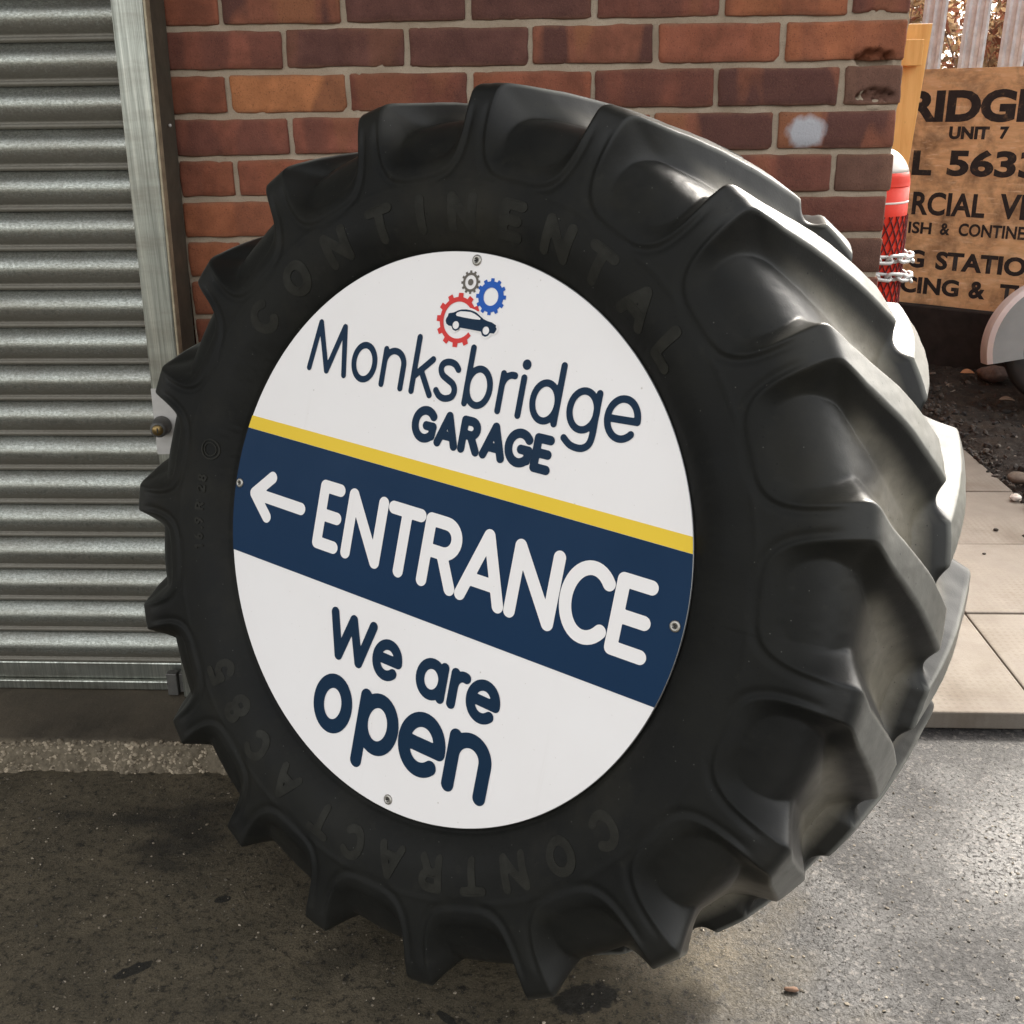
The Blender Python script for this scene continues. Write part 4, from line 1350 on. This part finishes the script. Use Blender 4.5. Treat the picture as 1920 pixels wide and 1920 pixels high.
poly_part('blue_gear', [gear_ring(.073, .861, .0615, .0515, 12, .15), circ(.073, .861, .0302)], M['sign_blue'], .0008)
def red_gear():
    cx, cy = -.046, .766
    g = gear_ring(cx, cy, .0925, .0785, 12, .12)
    outer = [p for p in g]
    def keep(p):
        a = math.degrees(math.atan2(p[1] - cy, p[0] - cx))
        return a > 27 or a < -33
    out = [p for p in outer]
    # order from 27deg ccw round to -33deg
    ang = lambda p: (math.degrees(math.atan2(p[1] - cy, p[0] - cx)) - 27) % 360
    out = sorted([p for p in out if ang(p) <= 300], key=ang) if False else [p for p in out]
    i0 = min(range(len(out)), key=lambda i: ang(out[i]))
    out = out[i0:] + out[:i0]
    out = [p for p in out if ang(p) <= 300]
    inner = arc(cx, cy, .0625, .0625, -33, -333, 60)
    poly_part('red_gear', [out + inner], M['sign_red'], .0008)
red_gear()
car = [(-.089, .783), (-.067, .789), (-.051, .798), (-.037, .803), (-.018, .806), (.002, .806), (.017, .804), (.031, .8), (.048, .791), (.062, .784), (.078, .78), (.098, .778), (.117, .771), (.117, .765), (.122, .76), (.119, .751), (.114, .743), (.098, .742), (.091, .732), (.08, .727), (.068, .73), (.059, .742), (-.03, .742), (-.035, .734), (-.047, .728), (-.059, .731), (-.068, .742), (-.079, .742), (-.091, .747), (-.096, .756), (-.096, .764), (-.09, .773)]
win = [(-.058, .784), (-.053, .791), (-.039, .797), (-.017, .799), (.003, .8), (.022, .796), (.038, .79), (.049, .784), (.048, .78), (.018, .778), (-.022, .778), (-.053, .779)]
cc = (.013, .764)
fat = [(cc[0] + (x - cc[0]) * 1.06, cc[1] + (y - cc[1]) * 1.16) for x, y in car]
poly_part('car_halo', [fat], M['sign_white'], .0013)
poly_part('car_emblem', [car, win, circ(-.05, .748, .0136, 26), circ(.079, .748, .0136, 26)], M['sign_ink'], .0018)
# screws
SCREW = lathe('screw', [(.0072, 0), (.0072, .0012), (.006, .0022), (.0032, .0024), (.0028, .0012), (0, .0012)], 24)
for k, (x, y) in enumerate(((-.011, .973), (-.976, -.014), (.97, -.017), (.02, -.961))):
    sc = obj('screw', SCREW, M['screw'], sign)
    sc.location = spt(x, y, .0009 if abs(x) > .5 else .0002)
    cr_ = bmesh.new()
    add_box(cr_, -.003, .003, -.0006, .0006, 0, .0003)
    add_box(cr_, -.0006, .0006, -.003, .003, .0004, .0006)
    rc = obj('screw_slot', bm_mesh('screw_slot', cr_), M['hole'], sc)
    rc.location = (0, 0, .0022); rc.rotation_euler = (0, 0, .4 + k)

# ================================================================== RED GAS CYLINDER AND CHAIN
CX, CY = 1.228, .62
cyl = empty('gas_cylinder', (CX, CY, .041), None, 'red gas cylinder in a plastic net, standing behind the wall corner', 'gas cylinder')
rc = .1
obj('cylinder_body', lathe('cylinder_body', [(.0, 0), (.085, .0), (.097, .012), (rc, .03), (rc, .95), (rc, 1.02)], 48), M['red'], cyl)
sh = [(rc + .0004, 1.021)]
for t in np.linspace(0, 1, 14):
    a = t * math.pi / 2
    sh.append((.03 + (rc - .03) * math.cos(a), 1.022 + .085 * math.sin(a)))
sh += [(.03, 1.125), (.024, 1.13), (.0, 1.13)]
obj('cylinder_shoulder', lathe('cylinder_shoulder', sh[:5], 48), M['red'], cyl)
obj('cylinder_glare_top', lathe('cylinder_glare_top', sh[4:], 48), M['cream'], cyl)  # upper dome coloured cream in place of sunlit glare on the red
obj('pale_band', lathe('pale_band', [(rc + .0006, .983), (rc + .0012, .984), (rc + .0012, .9865), (rc + .0006, .9875)], 48), M['cream'], cyl)  # thin cream band round the body
def net():
    cu = bpy.data.curves.new('net_sleeve', 'CURVE'); cu.dimensions = '3D'; cu.bevel_depth = .0016; cu.bevel_resolution = 1
    nst = 30
    for sgn in (-1, 1):
        for i in range(nst):
            sp = cu.splines.new('POLY')
            zs = np.linspace(.02, .955, 90)
            sp.points.add(len(zs) - 1)
            for j, z in enumerate(zs):
                a = 2 * math.pi * i / nst + sgn * z * 5.2
                rr = rc + .0022
                sp.points[j].co = (rr * math.cos(a), rr * math.sin(a), z, 1)
    o = bpy.data.objects.new('net', cu); COL.objects.link(o)
    dg = bpy.context.evaluated_depsgraph_get(); dg.update()
    me = bpy.data.meshes.new_from_object(o.evaluated_get(dg)); me.name = 'net_sleeve'
    bpy.data.objects.remove(o)
    obj('net_sleeve', me, M['net'], cyl)
net()
ch = empty('steel_chain', (CX, CY, .84), None, 'galvanised chain looped twice round the red gas cylinder', 'chain')
def link_mesh():
    bm = bmesh.new()
    path = []
    a, r0 = .0115, .0095
    for t in np.linspace(-90, 90, 9): path.append((a + r0 * math.cos(math.radians(t)), r0 * math.sin(math.radians(t))))
    for t in np.linspace(90, 270, 9): path.append((-a + r0 * math.cos(math.radians(t)), r0 * math.sin(math.radians(t))))
    n = len(path); vs = []
    for i in range(n):
        p = Vector((*path[i], 0)); q = Vector((*path[(i + 1) % n], 0)); o_ = Vector((*path[i - 1], 0))
        tn = (q - o_).normalized(); s = Vector((-tn.y, tn.x, 0))
        for k in range(8):
            an = 2 * math.pi * k / 8
            vs.append(p + (s * math.cos(an) + Vector((0, 0, 1)) * math.sin(an)) * .0042)
    fs = []
    for i in range(n):
        for k in range(8):
            a_, b_ = i * 8 + k, i * 8 + (k + 1) % 8
            c_, d_ = ((i + 1) % n) * 8 + (k + 1) % 8, ((i + 1) % n) * 8 + k
            fs.append((a_, d_, c_, b_))
    return mesh('chain_link', vs, fs, True)
LINK = link_mesh()
for (zc, tilt, rr0) in ((.062, .06, .112), (.026, .16, .114)):
    n = 24
    for i in range(n):
        a = 2 * math.pi * i / n
        rr = rr0 + .006 * math.cos(a)
        o = obj('chain_link', LINK, M['chain'], ch)
        p = Vector((rr * math.cos(a), rr * math.sin(a), zc - tilt * rr * math.cos(a) * .9 + .003 * math.sin(5 * a)))
        tn = Vector((-math.sin(a), math.cos(a), tilt * math.sin(a))).normalized()
        nr = Vector((math.cos(a), math.sin(a), 0)); bn = tn.cross(nr).normalized()
        tw = rad(45 if i % 2 else -45) + random.uniform(-.15, .15)
        sd = (nr * math.cos(tw) + bn * math.sin(tw)).normalized()
        zz = tn.cross(sd).normalized()
        mt = Matrix((tn, sd, zz)).transposed().to_4x4(); mt.translation = p
        o.matrix_local = mt

# ================================================================== ORANGE TIMBER
def timber():
    o = empty('timber_board', (1.473, 1.62, .041), None, 'orange stained timber board standing upright behind the wall corner', 'timber board')
    w = .15
    me = box_mesh('board', -w / 2, w / 2, 0, .022, 0, 1.432, .002)
    for v in me.vertices:
        v.co.x += v.co.z * .075
        v.co.y += v.co.z * .03
    obj('board', me, M['pine'], o)
    bl = obj('fixing_block', box_mesh('fixing_block', -.075, .048, -.045, -.0005, -.036, .04, .002), M['pine'], o)
    bl.location = (1.33 * .075, 1.33 * .03, 1.345)
timber()

# ================================================================== PAINTED PLYWOOD SIGN, SLEEPER, FENCE
BT = Vector((.777, -.629, 0)); BNr = Vector((-.629, -.777, 0))
BROT = Matrix((BT, -BNr, Vector((0, 0, 1)))).transposed()   # local x along board, y into board, z up
P0 = Vector((2.320, 3.0, .8853))
plyb = empty('plywood_sign', P0 + Vector((0, 0, -.535)), BROT, 'weathered plywood garage sign with black lettering, in front of the palisade fence', 'sign')
def zl(z): return z + .535
obj('sheet', box_mesh('sheet', -.62, .60, 0, .018, 0, zl(.489), .0015), M['ply'], plyb).location = (0, 0, 0)
def ply_text(txt, x0, x1, z0, z1, bold, skew=0):
    me = text_mesh(txt, bold, 4)
    co = np.array([v.co[:] for v in me.vertices])
    mn, mx = co.min(0), co.max(0)
    for v in me.vertices:
        x = x0 + (v.co.x - mn[0]) / (mx[0] - mn[0]) * (x1 - x0)
        z = z0 + (v.co.y - mn[1]) / (mx[1] - mn[1]) * (z1 - z0)
        v.co = Vector((x, -.0012, zl(z + (x + .1) * skew)))
    me.name = 'painted_words'
    o = obj('painted_words', me, M['blackpaint'], plyb)
ply_text('RIDGE', -.345, .235, .268, .402, .05)
ply_text('UNIT', -.147, .028, .197, .251, .05)
ply_text('7', .072, .110, .199, .251, .05)
ply_text('L', -.298, -.207, .041, .148, .04)
ply_text('5633', -.138, .262, .041, .154, .04)
ply_text('RCIAL', -.278, .052, -.133, -.030, .028)
ply_text('VE', .112, .262, -.132, -.026, .028)
ply_text('ISH', -.284, -.176, -.217, -.164, .028)
ply_text('&', -.136, -.091, -.216, -.163, .028)
ply_text('CONTINE', -.052, .236, -.2155, -.159, .028)
ply_text('G', -.27, -.192, -.371, -.289, .04)
ply_text('STATIO', -.139, .262, -.372, -.289, .04)
ply_text('CING', -.293, -.018, -.488, -.411, .04)
ply_text('&', .028, .102, -.487, -.409, .04)
ply_text('TU', .163, .292, -.488, -.410, .04)
slp = empty('timber_sleeper', P0 + Vector((0, 0, -.885)) + BT * .0, BROT, 'dark tarred timber sleeper under the plywood sign', 'sleeper')
me = box_mesh('sleeper', -.95, .85, -.03, .17, .02, .345, .006)
obj('beam', me, M['sleeper'], slp)
# palisade fence
fence = empty('palisade_fence', P0 + Vector((0, 0, -.885)) - BNr * .45, BROT, 'grey galvanised palisade fence rising above the plywood sign', 'fence')
def pale_mesh():
    pr = [(-.058, .014), (-.052, .0), (-.036, .0), (-.028, .012), (-.010, .012), (-.002, .0), (.002, .0), (.010, .012), (.028, .012), (.036, .0), (.052, .0), (.058, .014)]
    pr2 = [(x, y + .003) for x, y in pr[::-1]]
    ring = pr + pr2
    n = len(ring); vs = []
    for z in (.06, 2.05, 2.2):
        for x, y in ring: vs.append((x * (1 if z < 2.1 else .35), y, z))
    fs = []
    for l in range(2):
        for i in range(n): fs.append((l * n + i, l * n + (i + 1) % n, (l + 1) * n + (i + 1) % n, (l + 1) * n + i))
    fs.append(list(range(n))[::-1]); fs.append(list(range(2 * n, 3 * n)))
    return mesh('pale', vs, fs)
PALE = pale_mesh()
for i in range(-7, 9):
    o = obj('pale', PALE, M['pale'], fence)
    o.location = (-.115 + i * .19 + random.uniform(-.004, .004), random.uniform(-.003, .003), random.uniform(-.01, .01))
    o.rotation_euler = (0, random.uniform(-.006, .006) + .02, random.uniform(-.05, .05))
for z in (.45, 1.75):
    obj('rail', box_mesh('rail', -1.7, 1.7, .03, .08, z, z + .06, .004), M['pale'], fence)
obj('post', box_mesh('post', .0, .05, .082, .17, 0, 2.2, .004), M['pale'], fence)
obj('post', box_mesh('post', -1.6, -1.55, .082, .17, 0, 2.2, .004), M['pale'], fence)

# ================================================================== HEDGE BEHIND THE FENCE
def shrub(name, loc, h, rx, ry, nleaf, mats, label, seed, cat='shrub', green=0):
    r2 = random.Random(seed)
    root = empty(name, loc, None, label, cat, 'dead overgrown shrubs behind the fence')
    vs, fs = [], []
    def stick(p, q, r0, r1):
        d = (q - p).normalized(); s = d.orthogonal().normalized(); t = d.cross(s)
        b = len(vs)
        for (c, r) in ((p, r0), (q, r1)):
            for k in range(4):
                a = math.pi / 2 * k
                vs.append(c + (s * math.cos(a) + t * math.sin(a)) * r)
        for k in range(4): fs.append((b + k, b + (k + 1) % 4, b + 4 + (k + 1) % 4, b + 4 + k))
    lv = {m: ([], []) for m in mats}
    tips = []
    for s in range(34):
        p = Vector((r2.uniform(-rx, rx) * .7, r2.uniform(-ry, ry) * .7, -.02))
        d = Vector((r2.uniform(-.25, .25), r2.uniform(-.25, .25), 1)).normalized()
        L = h * r2.uniform(.65, 1.05); seg = 6
        for k in range(seg):
            q = p + d * (L / seg)
            stick(p, q, .009 * (1 - k / seg) + .002, .009 * (1 - (k + 1) / seg) + .002)
            for _ in range(2):
                e = q + Vector((r2.uniform(-1, 1), r2.uniform(-1, 1), r2.uniform(-.1, .9))).normalized() * r2.uniform(.1, .32)
                stick(q, e, .003, .001); tips.append((q, e))
            p = q; d = (d + Vector((r2.uniform(-.2, .2), r2.uniform(-.2, .2), .1))).normalized()
    for k in range(nleaf):
        q, e = r2.choice(tips)
        c = q.lerp(e, r2.random()) + Vector((r2.gauss(0, .03), r2.gauss(0, .03), r2.gauss(0, .03)))
        m_ = r2.choice(mats)
        V_, F_ = lv[m_]
        L = r2.uniform(.03, .075); Wd = L * r2.uniform(.3, .6)
        d = Vector((r2.uniform(-1, 1), r2.uniform(-1, 1), r2.uniform(-1, .4))).normalized(); s = d.orthogonal().normalized()
        s = (Matrix.Rotation(r2.uniform(0, 6.28), 3, d) @ s)
        b = len(V_)
        V_ += [c, c + d * L * .5 + s * Wd * .5, c + d * L, c + d * L * .5 - s * Wd * .5]
        F_.append((b, b + 1, b + 2, b + 3))
    obj('stems', mesh('stems', vs, fs), M['twig'], root)
    for m_ in mats:
        if lv[m_][0]: obj('foliage', mesh('foliage', lv[m_][0], lv[m_][1]), M[m_], root, kind='stuff')
HB = P0 + Vector((0, 0, -.86)) - BNr * 1.45
shrub('dead_shrub', HB + BT * -.75, 2.15, .6, .35, 15000, ['leaf_dry', 'leaf_dry', 'leaf_red'], 'straw coloured dead shrub behind the fence, nearest the brick wall', 5)
shrub('dead_shrub', HB + BT * .15, 2.15, .6, .35, 15000, ['leaf_dry', 'leaf_red', 'leaf_red', 'leaf_dry'], 'russet dead shrub behind the fence above the plywood sign', 6)
shrub('dead_shrub', HB + BT * 1.1, 2.15, .6, .35, 15000, ['leaf_dry', 'leaf_dry', 'leaf_red'], 'straw coloured dead shrub behind the fence, furthest from the wall', 8)
def bramble():
    o = empty('bramble_sprig', P0 + BT * -.16 + Vector((0, 0, .30)) - BNr * .52 + Vector((0, 0, 0)), None, 'green leaf sprig showing between two fence pales', 'plant')
    vs, fs = [], []
    r2 = random.Random(4)
    for k in range(7):
        c = Vector((r2.uniform(-.03, .03), r2.uniform(-.02, .02), r2.uniform(.06, .16)))
        d = Vector((r2.uniform(-1, 1), -.4, r2.uniform(-.6, .6))).normalized(); s = d.cross(Vector((0, 1, .3))).normalized()
        b = len(vs); L = .075
        vs += [c, c + d * L * .45 + s * L * .3, c + d * L, c + d * L * .45 - s * L * .3]
        fs.append((b, b + 1, b + 2, b + 3))
    obj('leaf_cluster', mesh('leaf_cluster', vs, fs), M['leaf_green'], o)
    st = lathe('stem', [(.003, -1.15), (.003, .1)], 6)
    obj('stem', st, M['twig'], o)
bramble()

# ================================================================== WHITE MUDGUARD OVER A DARK WHEEL (right edge)
def mudguard():
    ctr = Vector((2.53, 2.36, .29))
    nrm = Vector((-.22, -.93, .16)).normalized()
    xax = nrm.cross(Vector((0, 0, -1))).normalized()
    if xax.x < 0: xax = -xax
    yax = nrm.cross(xax).normalized()
    if yax.z < 0: yax = -yax
    root = empty('trailer_wheel', (ctr.x, ctr.y, .05), None, 'white mudguard over a dark wheel standing on the soil at right', 'wheel')
    Ro, Ri, Wd = .30, .165, .2
    vs, fs = [], []
    n = 48
    def P_(r, a, d): return ctr + xax * r * math.cos(a) + yax * r * math.sin(a) + nrm * d - root.location
    prof = [(Ri, .1), (Ro - .02, .1), (Ro, .085), (Ro + .004, .02), (Ro + .004, -.09), (Ro - .004, -.1), (Ro - .008, -.09), (Ro - .008, .02), (Ro - .015, .075), (Ro - .03, .09), (Ri, .092)]
    a0, a1 = rad(-5), rad(193)
    for i in range(n):
        a = a0 + (a1 - a0) * i / (n - 1)
        for r, d in prof: vs.append(P_(r, a, d))
    k = len(prof)
    for i in range(n - 1):
        for j in range(k):
            fs.append((i * k + j, i * k + (j + 1) % k, (i + 1) * k + (j + 1) % k, (i + 1) * k + j))
    fs.append(list(range(k))); fs.append(list(range((n - 1) * k, n * k))[::-1])
    me = mesh('mudguard', vs, fs)
    me.materials.append(M['guard']); me.materials.append(M['guard_shaded'])
    for i, p in enumerate(me.polygons):
        if i < (n - 1) * k and i % k == 0: p.material_index = 1
    bm = bmesh.new(); bm.from_mesh(me); bmesh.ops.recalc_face_normals(bm, faces=bm.faces); bm.to_mesh(me); bm.free()
    obj('mudguard', me, None, root)
    vs, fs = [], []
    wp = [(.10, .07), (.16, .075), (.20, .07), (.222, .055), (.228, .0), (.222, -.055), (.2, -.07), (.1, -.07)]
    n = 48
    for i in range(n):
        a = 2 * math.pi * i / n
        for r, d in wp: vs.append(P_(r, a, d))
    fs = grid_faces(n, len(wp), True).tolist()
    me = mesh('wheel_tyre', vs, fs, True)
    bm = bmesh.new(); bm.from_mesh(me); bmesh.ops.recalc_face_normals(bm, faces=bm.faces); bm.to_mesh(me); bm.free()
    obj('wheel_tyre', me, M['dark_tyre'], root)
    vs = []
    hp = [(.0, .06), (.05, .06), (.06, .03), (.099, .03), (.099, -.06), (0, -.06)]
    for i in range(n):
        a = 2 * math.pi * i / n
        for r, d in hp: vs.append(P_(r, a, d))
    me = mesh('wheel_hub', vs, grid_faces(n, len(hp), True).tolist(), True)
    obj('wheel_hub', me, M['iron'], root)
mudguard()
